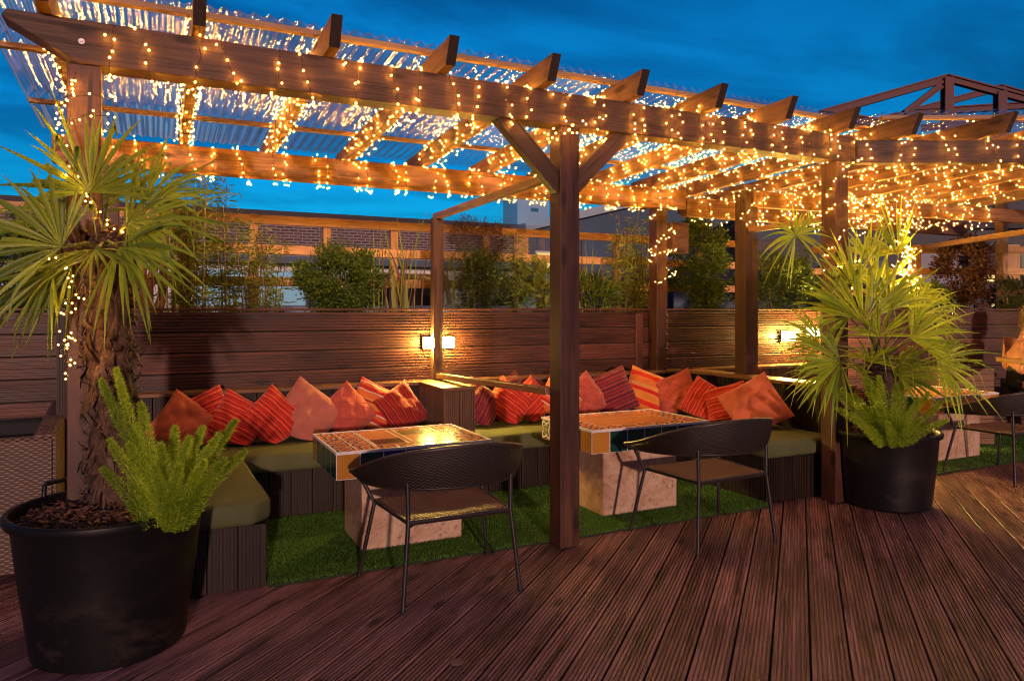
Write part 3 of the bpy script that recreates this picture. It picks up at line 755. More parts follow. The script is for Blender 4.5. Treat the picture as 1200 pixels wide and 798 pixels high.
# ------------------------------------------------------------------ tiled tables
def tiled_table(label, u0, u1, v0, v1, blk, kind, seed):
    rr = random.Random(seed); zt, zb = .655, .49
    t = thing('tiled_table', label, 'table', ((u0+u1)/2,(v0+v1)/2,0)); ox, oy = t.location.x, t.location.y
    L, W = (u1-u0)/2, (v1-v0)/2
    bl = bmesh.new(); bmesh.ops.create_cube(bl, size=1)
    for v in bl.verts: v.co = Vector((v.co.x*(blk[1]-blk[0])+(blk[0]+blk[1])/2-ox, v.co.y*(blk[3]-blk[2])+(blk[2]+blk[3])/2-oy, (v.co.z+.5)*(zb-.012)+.012))
    bmesh.ops.bevel(bl, geom=bl.edges[:], offset=.006, segments=2, affect='EDGES')
    me = bpy.data.meshes.new('pedestal'); bl.to_mesh(me); bl.free(); me.materials.append(M['stone'])
    o = bpy.data.objects.new('pedestal', me); col.objects.link(o); o.parent = t
    names = ['t_grout','t_orange','t_brown','t_olive','t_green','t_blue','t_ochre','t_mosaic','t_flower']
    ix = {k: i for i, k in enumerate(names)}
    mb = MB(); mb.box((-L+.004,-W+.004,zb),(L-.004,W-.004,zt-.003), 0)
    g = .0035; e = .002
    def top(x0, y0, x1, y1, m):
        h = zt-.001+rr.uniform(-.0004,.0004); b = .003
        mb.add([(x0+g,y0+g,zt-.004),(x1-g,y0+g,zt-.004),(x1-g,y1-g,zt-.004),(x0+g,y1-g,zt-.004),(x0+g+b,y0+g+b,h),(x1-g-b,y0+g+b,h),(x1-g-b,y1-g-b,h),(x0+g+b,y1-g-b,h)],
               [(4,5,6,7),(0,1,5,4),(1,2,6,5),(2,3,7,6),(3,0,4,7)], ix[m], [(0,0),(1,0),(1,1),(0,1)]*2)
    if kind == 1: cx0, cx1, cy0, cy1 = -L+.27, L-.20, -W+.13, W-.06
    else: cx0, cx1, cy0, cy1 = -L+.17, L-.18, -W+.14, W-.12
    def tiles(x0, y0, x1, y1, s, m):
        nx = max(1, round((x1-x0)/s)); ny = max(1, round((y1-y0)/s))
        for i in range(nx):
            for j in range(ny):
                top(x0+(x1-x0)*i/nx, y0+(y1-y0)*j/ny, x0+(x1-x0)*(i+1)/nx, y0+(y1-y0)*(j+1)/ny, m)
    E_ = .014
    tiles(-L+E_,-W+E_,cx0,W-E_,.15,'t_mosaic'); tiles(cx1,-W+E_,L-E_,W-E_,.14,'t_mosaic')
    tiles(cx0,-W+E_,cx1,cy0,.14,'t_mosaic'); tiles(cx0,cy1,cx1,W-E_,.14,'t_mosaic')
    if kind == 1:
        w = cx1-cx0; h = cy1-cy0
        bx0, bx1, by0, by1 = cx0+.03*w, cx0+.42*w, cy0+.08*h, cy0+.40*h
        ox0, ox1, oy0, oy1 = cx0+.50*w, cx0+.92*w, cy0+.58*h, cy0+.90*h
        top(bx0,by0,bx1,by1,'t_brown'); top(ox0,oy0,ox1,oy1,'t_olive')
        top(cx0,cy0,bx0,cy1,'t_orange'); top(bx0,cy0,bx1,by0,'t_orange'); top(bx0,by1,bx1,cy1,'t_orange')
        top(bx1,cy0,ox0,cy1,'t_orange'); top(ox0,cy0,ox1,oy0,'t_orange'); top(ox0,oy1,ox1,cy1,'t_orange'); top(ox1,cy0,cx1,cy1,'t_orange')
    else:
        n = 3
        for i in range(n): top(cx0, cy0+(cy1-cy0)*i/n, cx1, cy0+(cy1-cy0)*(i+1)/n, 't_orange')
    # raised white edge strip
    for a, b in (((-L,-W),(L,-W+E_)), ((-L,W-E_),(L,W)), ((-L,-W+E_),(-L+E_,W-E_)), ((L-E_,-W+E_),(L,W-E_))):
        mb.box((a[0],a[1],zt-.014),(b[0],b[1],zt+.0015), 0)
    def side(p, q, nrm, cols):
        d = (q-p); n = len(cols)
        for i, m in enumerate(cols):
            a = p+d*(i/n); b = p+d*((i+1)/n); gg = d.normalized()*g
            z0, z1 = zb+.003, zt-.016; o2 = nrm*e
            mb.add([a+gg+o2+Vector((0,0,z0)), b-gg+o2+Vector((0,0,z0)), b-gg+o2+Vector((0,0,z1)), a+gg+o2+Vector((0,0,z1))], [(0,1,2,3)], ix[m], [(0,0),(1,0),(1,1),(0,1)])
    l, w = L-.004, W-.004
    V3 = lambda x, y: Vector((x, y, 0))
    fr = ['t_ochre','t_green','t_blue','t_blue','t_green','t_green','t_ochre'] if kind == 1 else ['t_ochre','t_green','t_green','t_green','t_green','t_blue','t_green']
    if kind == 3: fr = ['t_orange','t_mosaic','t_ochre','t_orange','t_mosaic','t_orange','t_ochre']
    side(V3(-l,-w), V3(l,-w), V3(0,-1), fr)
    side(V3(l,-w), V3(l,w), V3(1,0), ['t_green']*5)
    side(V3(l,w), V3(-l,w), V3(0,1), ['t_green']*7)
    side(V3(-l,w), V3(-l,-w), V3(-1,0), ['t_ochre','t_green','t_green','t_green','t_green'] if kind == 1 else ['t_flower','t_green','t_mosaic','t_green','t_ochre'])
    mb.build('tabletop', [M[k] for k in names], t)
    return t
tiled_table('square-edged tiled table with brown and olive rectangles on a stone block', -1.32,-.31,.36,1.09, (-1.135,-.475,.47,.94), 1, 3)
tiled_table('tiled table with plain orange centre and green sides right of middle post', .455,1.515,.36,1.10, (.612,1.272,.45,.92), 2, 5)
tiled_table('far tiled table on a stone block behind the right palm pot', 4.41,5.455,.53,1.26, (4.63,5.285,.62,1.08), 3, 8)

# ------------------------------------------------------------------ rattan armchairs
def catmull(P, n):
    out = []; P = [Vector(p) for p in P]; Q = [P[0]*2-P[1]] + P + [P[-1]*2-P[-2]]
    for i in range(1, len(Q)-2):
        for k in range(n):
            t = k/n; a, b, c, d = Q[i-1], Q[i], Q[i+1], Q[i+2]
            out.append(.5*((2*b) + (c-a)*t + (2*a-5*b+4*c-d)*t*t + (3*b-a-3*c+d)*t**3))
    out.append(P[-1]); return out
def chair(label, loc, rz):
    t = thing('rattan_armchair', label, 'chair', loc, rz, 'rattan armchairs at the tables')
    mt = M['blackmetal']
    for s in (-1, 1):
        for nm, pts in (('leg', [(s*.395,.295,.004),(s*.325,.225,.425),(s*.345,.235,.46),(s*.405,.25,.585)]),
                        ('leg', [(s*.325,-.30,.004),(s*.285,-.262,.43),(s*.288,-.258,.63)])):
            mb = MB(); mb.tube(pts, .0115, 10); mb.lathe([(0,0),(.014,0),(.014,.012),(0,.012)], 10, 0, (pts[0][0],pts[0][1],0)); mb.build(nm, mt, t, smooth=50)
    # seat frame and woven seat (slightly sagging), sides flared towards the front
    mb = MB(); fr = [(-.322,.235,.43),(.322,.235,.43),(.285,-.262,.43),(-.285,-.262,.43),(-.322,.235,.43)]
    for a, b in zip(fr[:-1], fr[1:]): mb.tube([a, b], .0115, 8)
    mb.build('seat_frame', mt, t, smooth=60)
    mb = MB()
    def st(a, b):
        y = -.275+.525*b; hw = .288+.04*b; x = (a*2-1)*hw
        sag = -.014*(1-(2*a-1)**2)*(1-(2*b-1)**2)
        z = .446+sag - (.016 if b in (0.0,1.0) else 0) - (.016 if a in (0.0,1.0) else 0)
        return (x, y, z)
    mb.grid(st, 16, 14, 0, lambda a, b: (a*.64, b*.52))
    mb.grid(lambda a, b: (st(a,b)[0], st(a,b)[1], st(a,b)[2]-.012), 16, 14, 0, lambda a, b: (a*.64, b*.52))
    mb.build('seat', M['seatweave'], t, smooth=60)
    # wrap-round backrest
    plan = [(-.415,.285),(-.432,.12),(-.41,-.06),(-.33,-.225),(-.18,-.325),(0,-.355),(.18,-.325),(.33,-.225),(.41,-.06),(.432,.12),(.415,.285)]
    zt = [.595,.635,.70,.765,.80,.81,.80,.765,.70,.635,.595]; zb = [.570,.578,.588,.596,.60,.60,.60,.596,.588,.578,.570]
    top = catmull([(x*1.08,y*1.05-(.01 if abs(x) < .35 else 0),z) for (x,y),z in zip(plan,zt)], 6); bot = catmull([(x*1.0,y*.96,z) for (x,y),z in zip(plan,zb)], 6)
    n = len(top)-1; acc = [0]
    for i in range(n): acc.append(acc[-1]+(top[i+1]-top[i]).length)
    mb = MB()
    for off in (0, 1):
        def bk(a, b):
            i = min(int(round(a*n)), n); p = bot[i].lerp(top[i], b); q = Vector((p.x,p.y,0)); q = q.normalized()*(.018*off)
            bul = Vector((p.x,p.y,0)).normalized()*(.012*math.sin(b*math.pi))
            return p - q + bul
        mb.grid(bk, n, 8, 0, lambda a, b: (acc[min(int(round(a*n)),n)], .57+b*.22*1.0))
    mb.build('backrest', M['rattan'], t, smooth=70)
    mb = MB(); q = [a - Vector((a.x,a.y,0)).normalized()*.009 for a in top]; mb.tube(q, [.013]*len(q), 8)
    q = [a - Vector((a.x,a.y,0)).normalized()*.009 for a in bot]; mb.tube(q, [.010]*len(q), 8)
    mb.build('backrest_rim', M['rattan'] if False else plain('dark_rim', (.03,.02,.018), .4), t, smooth=70)
    return t
ch = chair('dark rattan armchair drawn up to the table left of the middle post', (-.848,-.18,0), 0.0)
copy_thing(ch, (1.025,-.15,0), R(1), 'dark rattan armchair at the green sided table, right of middle post')
copy_thing(ch, (4.60,.0,0), R(-2), 'dark rattan armchair beyond the right palm pot, partly cut by the frame')

# ------------------------------------------------------------------ wicker tub armchair behind the left palm
so = thing('wicker_armchair', 'boxy grey brown wicker armchair with black seat, side towards us', 'armchair', (0,0,0))
def wick(name, a, b, z0, z1, th, z0b=None):
    """woven slab from plan a to b"""
    a = Vector((a[0],a[1],0)); b = Vector((b[0],b[1],0)); d = b-a; L = d.length; x = d.normalized(); y = Vector((-x.y,x.x,0))
    mb = MB(); z2 = z1 if z0b is None else z0b
    def q(p): return a+x*p[0]+y*p[1]+Vector((0,0,p[2]))
    r = .02
    pr = [(0,z0),(0,z1-r),(r,z1),(th-r,z1),(th,z1-r),(th,z0)]
    vs = []; uvs = []; acc = 0
    for i, (yy, zz) in enumerate(pr):
        if i: acc += math.hypot(pr[i][0]-pr[i-1][0], pr[i][1]-pr[i-1][1])
        for xx, dz in ((0,0),(L,z2-z1)):
            vs.append(q((xx,yy,zz+(dz if i not in (0,5) else 0)))); uvs.append((xx, acc))
    fs = [(2*i,2*i+1,2*i+3,2*i+2) for i in range(5)]
    mb.add(vs, fs, 0, uvs); mb.add([q((0,p[0],p[1])) for p in pr], [tuple(range(6))], 0, [(p[0],p[1]) for p in pr])
    mb.add([q((L,p[0],p[1]+((z2-z1) if i not in (0,5) else 0))) for i, p in enumerate(pr)], [tuple(range(5,-1,-1))], 0, [(p[0],p[1]) for p in pr])
    return mb.build(name, M['sofaweave'], so)
wick('arm', (-3.75,.84), (-2.80,.84), .05, .79, .10)
wick('arm', (-3.75,1.66), (-2.80,1.66), .05, .79, .10)
wick('backrest', (-2.78,.86), (-2.78,1.74), .05, .80, .12, .90)
mb = MB(); mb.box((-3.72,.95,.06),(-2.92,1.65,.34)); mb.build('base', M['sofaweave'], so)
o = seat_cushion('x', [(-3.74,.955),(-2.92,.955),(-2.92,1.645),(-3.74,1.645)], .342, .50, .03, 4)
o.data.materials[0] = M['blackcush']; o.parent = None
tag(o, 'black seat cushion inside the grey brown wicker armchair', 'seat cushion')
o = seat_cushion('x', [(-3.74,1.50),(-2.92,1.50),(-2.92,1.645),(-3.74,1.645)], .505, .80, .03, 6); o.data.materials[0] = M['blackcush']  # dark slab added to stand for the shade inside the armchair
tag(o, 'black slab added as shade along the far arm of the wicker armchair', 'cushion')
for x in (-3.70,-2.86):
    for y in (.88,1.70):
        mb = MB(); mb.box((x-.03,y-.03,0),(x+.03,y+.03,.05)); mb.build('foot', M['blackmetal'], so)
# ------------------------------------------------------------------ pots
def pot(label, c, rr0, rr1, h, handle_angles, seed):
    t = thing('plant_pot', label, 'pot', c)
    prof = [(0,.0),(rr0-.02,.0),(rr0,.012),(rr0+(rr1-rr0)*.55,h*.55),(rr1-.012,h-.05),(rr1-.010,h-.045),(rr1+.012,h-.040),(rr1+.018,h-.025),(rr1+.016,h-.008),(rr1+.006,h),(rr1-.008,h-.002),(rr1-.016,h-.015),(rr1-.022,h-.05),(rr1-.05,h-.2)]
    mb = MB(); mb.lathe(prof, 80); mb.build('body', M['pot'], t, smooth=40)
    for a in handle_angles:
        mb = MB(); d = Vector((math.cos(a), math.sin(a), 0)); s = Vector((-d.y, d.x, 0)); e = d*(rr1-.005)
        mb.tube([e-s*.075+Vector((0,0,h-.03)), e-s*.072+Vector((0,0,h+.045)), e-s*.06+Vector((0,0,h+.056)), e+s*.06+Vector((0,0,h+.056)), e+s*.072+Vector((0,0,h+.045)), e+s*.075+Vector((0,0,h-.03))], .011, 8)
        mb.build('handle', M['pot'], t, smooth=60)
    r = random.Random(seed); mb = MB(); R0 = rr1-.03
    def sf(a, b):
        q = a*R0; th = b*2*math.pi
        return (q*math.cos(th), q*math.sin(th), h-.055+.03*(1-(a*a))+.008*mnoise.noise(Vector((q*math.cos(th)*9, q*math.sin(th)*9, seed))))
    mb.grid(sf, 8, 40); mb.build('soil', M['soil'], t, smooth=180)
    mb = MB()
    for _ in range(1100):
        q = R0*math.sqrt(r.random()); th = r.uniform(0, 6.283); L = r.uniform(.015,.05); w = r.uniform(.005,.012); k = r.uniform(.002,.006)
        m = Matrix.Translation((q*math.cos(th)*.97, q*math.sin(th)*.97, h-.045+.03*(1-(q/R0)**2)+r.uniform(-.01,.016))) @ Matrix.Rotation(r.uniform(0,6.28),4,'Z') @ Matrix.Rotation(r.gauss(0,.35),4,'Y') @ Matrix.Rotation(r.gauss(0,.5),4,'X')
        mb.box((-L/2,-w/2,-k/2),(L/2,w/2,k/2), 0, m)
    o = mb.build('bark_mulch', M['barkchip'], t); o['kind'] = 'stuff'
    return t
def barkm():
    m, nt, out = new_mat('bark_mulch'); n = N(nt); r = n('NewGeometry').outputs['Random Per Island']
    c = n.ramp(r, [(0,(.018,.008,.005)),(.5,(.075,.028,.016)),(1,(.16,.07,.04))])
    b = n('BsdfPrincipled', {'Base Color': c, 'Roughness': .7}); n.link(b.outputs[0], out.inputs[0]); return m
M['barkchip'] = barkm()
PL = cam2w(-1.812,3.275); PR = cam2w(2.91,5.65)
pot('big black plastic pot of bark mulch, nearest to us', PL, .308, .392, .63, [R(126)], 3)
pot('big black plastic pot at the open end of the right bench', PR, .315, .375, .575, [R(-106)], 6)

# ------------------------------------------------------------------ palms
M['frond'] = leafm('palm_leaf', (.07,.14,.012), (.29,.39,.04), .45, .4)
M['frond_bright'] = leafm('bright_palm_leaf', (.10,.20,.012), (.38,.48,.035), .45, .4)
M['frond_dry'] = leafm('dry_palm_leaf', (.10,.06,.03), (.24,.16,.08), .3, .6)
M['fibre'] = plain('palm_fibre', (.075,.040,.024), .9, var=.7, scale=24, bump=.9, bscale=70)
M['petiole'] = plain('green_stalk', (.11,.13,.025), .45)
def frond(par, base, hub, out_dir, nrm, L, span, n=30, droop=.25, seed=0, mat='frond', fold=.35):
    """fan leaf: stalk from base to hub, blades spread over span around out_dir in the plane normal to nrm"""
    r = random.Random(seed); base = Vector(base); hub = Vector(hub)
    o = Vector(out_dir).normalized(); nz = Vector(nrm); nz = (nz-o*nz.dot(o)).normalized(); s = o.cross(nz).normalized()
    mb = MB(); mid = (base+hub)/2 + Vector((0,0,.06*(hub-base).length))
    mb.tube([base, base.lerp(mid,.5), mid, mid.lerp(hub,.5), hub], [.011,.0095,.008,.007,.006], 6, 1)
    for i in range(n):
        a = R(span)*((i+.5)/n-.5); ll = L*(1-.28*abs((i+.5)/n-.5)*2)*r.uniform(.74,1.08)
        d = (o*math.cos(a)+s*math.sin(a)).normalized()
        d = (d + nz*fold*.5*(1-math.cos(a)) + nz*r.gauss(0,.09) + s*r.gauss(0,.04)).normalized()
        sd = d.cross(nz).normalized(); ns = sd.cross(d)
        step = 9; w0 = 2*math.sin(R(span)/n/2)*1.02; vs = []
        dr = droop*r.uniform(.4,1.9); brk = r.random() < .30; bt = r.uniform(.55,.8)
        tw = r.gauss(0,.25)
        for k in range(step+1):
            t = k/step; q = hub + d*(ll*t) + Vector((0,0,-1))*(dr*ll*t**2.4)
            if brk and t > bt: q += Vector((0,0,-1))*((t-bt)*ll*1.1) - d*((t-bt)*ll*.55)
            w = min(w0*ll*t*.5, .0088*(L/.42))
            if t > .45: w *= max(.06, 1-((t-.45)/.55)**1.5)
            f = .45*w*(1 if t < .55 else .6)
            sdt = (sd*math.cos(tw*t)+ns*math.sin(tw*t))
            vs += [q - sdt*w + ns*f, q - ns*f*.2, q + sdt*w + ns*f]
        fs = []
        for k in range(step):
            for j in (0, 1): fs.append((3*k+j, 3*k+j+1, 3*k+j+4, 3*k+j+3))
        mb.add(vs, fs, 0)
    return mb.build('frond', [M[mat], M['petiole']], par, smooth=180)
def trunk(par, pts, rad, seed, boots=160):
    r = random.Random(seed); mb = MB(); P = catmull(pts, 8); n = len(P)
    rs = [rad[0]+(rad[1]-rad[0])*i/(n-1) for i in range(n)]; ring = 22; vs = []; fs = []
    for i, p in enumerate(P):
        for k in range(ring):
            a = 2*math.pi*k/ring; q = rs[i]*(1+.16*mnoise.noise(Vector((math.cos(a)*2.2, math.sin(a)*2.2, p.z*7+seed)))+.07*mnoise.noise(Vector((math.cos(a)*6, math.sin(a)*6, p.z*22+seed))))
            vs.append(p+Vector((math.cos(a)*q, math.sin(a)*q, 0)))
    for i in range(n-1):
        for k in range(ring):
            k2 = (k+1) % ring; fs.append((i*ring+k, i*ring+k2, (i+1)*ring+k2, (i+1)*ring+k))
    fs.append(tuple((n-1)*ring+k for k in range(ring)))
    mb.add(vs, fs, 0)
    for b in range(boots):                                   # old leaf bases and ragged fibre
        i = r.randrange(1, n-1); a = r.uniform(0, 6.283); p = P[i]; q = rs[i]
        d = Vector((math.cos(a), math.sin(a), 0)); s = Vector((-d.y, d.x, 0)); L = r.uniform(.05,.13); w = r.uniform(.008,.028)
        upv = r.uniform(.2,1.0) if r.random() < .6 else r.uniform(-1.2,-.2)
        e = p + d*(q*.93); tip = e + d*(L*r.uniform(.25,.6)) + Vector((0,0,L*upv)) + s*r.gauss(0,.02); m1 = e.lerp(tip,.55)+d*.012
        mb.add([e-s*w, e+s*w, m1+s*w*.8, m1-s*w*.8, tip+s*.003, tip-s*.003, m1+d*.007], [(0,1,2,3),(3,2,4,5),(0,1,2,6)], r.choice((0,0,1)))
    for b in range(boots*6):
        i = r.randrange(1, n-1); a = r.uniform(0, 6.283); p = P[i]; q = rs[i]
        d = Vector((math.cos(a), math.sin(a), 0)); e = p+d*q*.97; w = .0012; L = r.uniform(.03,.10)
        dd = (d*r.uniform(.3,1)+Vector((r.gauss(0,.5),r.gauss(0,.5),r.gauss(-.3,.6)))).normalized(); s = dd.cross(Vector((0,0,1))).normalized()*w
        mid = e+dd*L*.6+Vector((0,0,-.01)); tip = e+dd*L+Vector((0,0,-.035))
        mb.add([e-s,e+s,mid+s,mid-s,tip],[(0,1,2,3),(3,2,4)], 1)
    return mb.build('trunk', [M['fibre'], plain('pale_fibre', (.13,.085,.06), .9, var=.5, scale=30)], par, smooth=50)
# camera-facing helpers: directions in terms of right / up / toward the viewer
RT = Vector((CC,-SS,0)); FW = Vector((SS,CC,0)); UPZ = Vector((0,0,1))
def D(x, z, toward=0): return RT*x + UPZ*z - FW*toward
pl = thing('palm_tree', 'fan palm with shaggy trunk in the nearest black pot', 'palm', (0,0,0))
trunk(pl, [PL+Vector((.0,.10,.56)), PL+Vector((.0,.12,.95)), PL+Vector((-.01,.13,1.35)), PL+Vector((-.02,.14,1.72)), PL+Vector((-.02,.14,1.86))], (.100,.080), 2, 420)
TOP = PL+Vector((-.02,.14,1.82))
def at(px, py, y):    # a point y metres ahead of the tripod on the sight line measured in the survey photo
    return cam2w((px-600)/850*y, y, 1.5-(py-363)/850*y)
FL = [ # hub px,py, depth | out dir | normal | L span n droop
 ((106,226,3.25), D(-.05,1,.1), D(0,.2,1), .44, 215, 34, .16, .3),
 ((72,290,3.10), D(-.8,.55,.2), D(.2,.3,1), .44, 190, 30, .22, .3),
 ((150,262,3.30), D(1,.35,.1), D(-.2,.5,1), .46, 200, 30, .30, .3),
 ((112,292,3.15), D(.15,-.35,.7), D(0,.8,.6), .26, 190, 22, .18, .2),
 ((140,290,3.20), D(.75,-.3,.3), D(-.3,.6,.8), .40, 180, 26, .25, .2),
 ((62,318,3.25), D(-.6,-.6,.3), D(.3,.5,.8), .34, 150, 22, .25, .2),
 ((60,252,3.45), D(-1,.25,-.2), D(.1,.6,.8), .40, 170, 24, .30, .3),
 ((172,235,3.50), D(.75,.75,-.2), D(-.3,.3,1), .40, 190, 28, .28, .3),
 ((92,262,3.55), D(-.3,.8,-.6), D(0,.6,1), .42, 180, 26, .3, .3),
 ((85,310,3.30), D(-.8,-.45,.2), D(.3,.4,1), .36, 150, 20, .3, .2),
 ((128,232,3.65), D(.3,.9,-.7), D(0,.5,1), .38, 180, 24, .3, .3),
]
for i, ((px,py,y), od, nr, L, sp, n, dr, fo) in enumerate(FL):
    frond(pl, TOP+Vector((rnd.gauss(0,.03),rnd.gauss(0,.03),-.02+rnd.gauss(0,.03))), at(px,py,y), od, nr, L*1.22, sp*.88, int(n*.8), dr*.8, 20+i, 'frond', fo)
for i, (px,py,y,od) in enumerate(((150,345,3.4,D(.3,-1,.1)),(72,345,3.35,D(-.3,-1,.1)))):
    frond(pl, TOP+Vector((0,0,-.08)), at(px,py-60,y), od, D(0,.3,1), .30, 110, 14, .2, 60+i, 'frond_dry', .2)
pr = thing('palm_tree', 'bright fan palm in the black pot at the end of the right bench', 'palm', (0,0,0))
trunk(pr, [PR+Vector((.03,.05,.52)), PR+Vector((.04,.06,.80)), PR+Vector((.05,.08,1.02)), PR+Vector((.06,.09,1.14))], (.125,.095), 7, 150)
TOP = PR+Vector((.06,.09,1.10))
FR = [
 ((1012,378,5.45), D(-.1,1,.1), D(.1,.2,1), .74, 150, 34, .10, .3),
 ((1052,300,5.75), D(-.15,1,0), D(.5,.2,1), .50, 130, 24, .10, .3),
 ((932,276,5.30), D(-.3,.7,.3), D(0,.35,1), .37, 330, 34, .28, .3),
 ((985,425,5.25), D(-1,.05,.3), D(.2,.5,1), .52, 190, 30, .20, .3),
 ((1098,425,5.45), D(1,.12,.3), D(-.2,.5,1), .46, 200, 28, .24, .3),
 ((1075,372,5.75), D(.75,.7,0), D(-.3,.4,1), .46, 180, 28, .30, .3),
 ((995,372,5.55), D(-.85,.45,.2), D(.2,.4,1), .50, 160, 28, .24, .3),
 ((1030,340,5.95), D(.3,.9,-.3), D(0,.4,1), .55, 170, 26, .22, .3),
 ((1000,335,5.6), D(-.15,1,.1), D(.1,.3,1), .52, 130, 22, .12, .3),
 ((1042,362,5.5), D(.3,1,.2), D(-.2,.3,1), .50, 140, 22, .16, .3),
 ((1068,398,5.45), D(.9,.5,.3), D(-.2,.5,1), .48, 150, 22, .22, .3),
 ((962,402,5.4), D(-.8,.6,.2), D(.2,.4,1), .46, 150, 22, .2, .3),
 ((1020,425,5.25), D(-.1,.7,.8), D(0,.8,.5), .40, 170, 22, .2, .2),
 ((1052,440,5.3), D(.7,.25,.5), D(-.2,.7,.8), .44, 160, 22, .25, .2),
 ((1012,440,5.25), D(-.5,.5,.7), D(0,.8,.6), .36, 190, 24, .25, .2),
 ((1052,425,5.25), D(.4,.5,.7), D(0,.8,.6), .36, 190, 24, .25, .2),
 ((1030,395,5.3), D(0,.9,.5), D(0,.6,1), .44, 170, 26, .16, .3),
 ((970,440,5.3), D(-.9,.1,.4), D(.2,.6,.8), .40, 150, 22, .2, .2),
 ((1018,305,5.85), D(.1,1,-.1), D(0,.3,1), .42, 140, 20, .15, .3),
 ((1085,345,6.0), D(.8,.2,-.3), D(-.2,.6,.8), .42, 170, 22, .4, .3),
]
for i, ((px,py,y), od, nr, L, sp, n, dr, fo) in enumerate(FR):
    frond(pr, TOP+Vector((rnd.gauss(0,.03),rnd.gauss(0,.03),rnd.gauss(0,.03))), at(px,py,y), od, nr, L*1.1, sp*.92, int(n*.85), dr, 120+i, 'frond_bright', fo)
frond(pr, TOP, at(1092,385,5.9), D(.7,-.5,.1), D(0,.4,1), .38, 150, 18, .5, 150, 'frond_dry', .2)

# ------------------------------------------------------------------ foxtail ferns
M['fern'] = leafm('foxtail_needles', (.20,.33,.014), (.52,.68,.06), .45, .5)
M['fern_dark'] = leafm('foxtail_needles_green', (.10,.24,.012), (.38,.52,.04), .45, .5)
def plume(par, base, tip, r0, seed, mat, dens=1.0):
    r = random.Random(seed); base = Vector(base); tip = Vector(tip); d = tip-base; L = d.length
    out = Vector((d.x, d.y, 0)); mid = base + d*.5 + UPZ*(.0) - out*.16
    C = catmull([base, base.lerp(mid,.6)+UPZ*.01, mid, mid.lerp(tip,.55), tip], 8); n = len(C); mb = MB()
    mb.tube(C, [.004*(1-.6*i/(n-1)) for i in range(n)], 5, 0, cap=False)
    N_ = int(2600*dens*L/.45)
    for _ in range(N_):
        t = r.random()**.9; i = min(int(t*(n-1)), n-2); p = C[i].lerp(C[i+1], t*(n-1)-i); tg = (C[i+1]-C[i]).normalized()
        a = r.uniform(0, 6.283); s = tg.orthogonal().normalized(); s2 = tg.cross(s); rd = s*math.cos(a)+s2*math.sin(a)
        rad = r0*min(1, (t+.05)*5)*(1-t**2.2)**.8 + .006
        e = p + rd*rad*r.uniform(.25,.85); nd = (rd*r.uniform(.5,1)+tg*r.uniform(.2,.9)+Vector((r.gauss(0,.25),r.gauss(0,.25),r.gauss(0,.25)))).normalized()
        ln = r.uniform(.010,.020); w = nd.cross(Vector((r.gauss(0,1),r.gauss(0,1),r.gauss(0,1)))).normalized()*.0016
        mb.add([e-w, e+w, e+nd*ln], [(0,1,2)], 0)
    return mb.build('plume', M[mat], par)
def fern(label, base, plumes, seed):
    t = thing('foxtail_fern', label, 'fern', (0,0,0)); r = random.Random(seed)
    for i, (tp, rad, m) in enumerate(plumes):
        tq = Vector(tp)-Vector(base); b = Vector(base)+Vector((tq.x*.28+r.gauss(0,.02), tq.y*.28+r.gauss(0,.02), 0)); plume(t, b, tp, rad, seed*50+i, m)
    return t
bl = at(195,600,3.08); bl.z = .59
fl = [((118,445,3.12),.030,'fern_dark'),((136,432,3.2),.030,'fern'),((165,472,2.95),.034,'fern'),((150,520,2.9),.036,'fern'),((128,515,3.0),.034,'fern'),((188,520,2.82),.036,'fern'),
      ((205,500,3.0),.034,'fern'),((222,512,2.9),.036,'fern'),((238,500,3.05),.034,'fern'),((258,508,3.0),.032,'fern'),((276,492,3.1),.030,'fern_dark'),((264,538,2.85),.034,'fern_dark'),((210,545,2.75),.036,'fern'),
      ((180,545,2.78),.034,'fern'),((120,548,2.95),.032,'fern_dark'),((240,540,2.85),.032,'fern'),((160,500,3.2),.032,'fern_dark'),((232,530,3.2),.03,'fern_dark'),((288,528,3.1),.022,'fern_dark')]
fern('yellow green foxtail fern in the nearest black pot', bl, [(at(*p), rad, m) for p, rad, m in fl], 3)
br = at(1050,503,5.2); br.z = .53
fr = [((1030,440,5.35),.05,'fern'),((1062,440,5.4),.05,'fern_dark'),((985,455,5.4),.048,'fern'),((968,448,5.3),.05,'fern'),((1000,462,5.15),.048,'fern_dark'),((1010,432,5.3),.048,'fern_dark'),((1030,478,5.0),.042,'fern_dark'),((1050,450,5.0),.05,'fern'),((1022,455,5.1),.05,'fern'),((1058,445,5.3),.046,'fern_dark'),
      ((1076,468,5.1),.046,'fern'),((1088,460,5.25),.046,'fern'),((1104,470,5.2),.042,'fern_dark'),((1080,490,4.98),.040,'fern'),((1110,492,5.1),.040,'fern'),((1000,490,5.0),.042,'fern'),((980,478,5.15),.046,'fern'),((1040,495,4.92),.04,'fern'),((1066,495,4.92),.04,'fern')]
fern('broad foxtail fern spilling from the pot under the right palm', br, [(at(*p), rad, m) for p, rad, m in fr], 8)

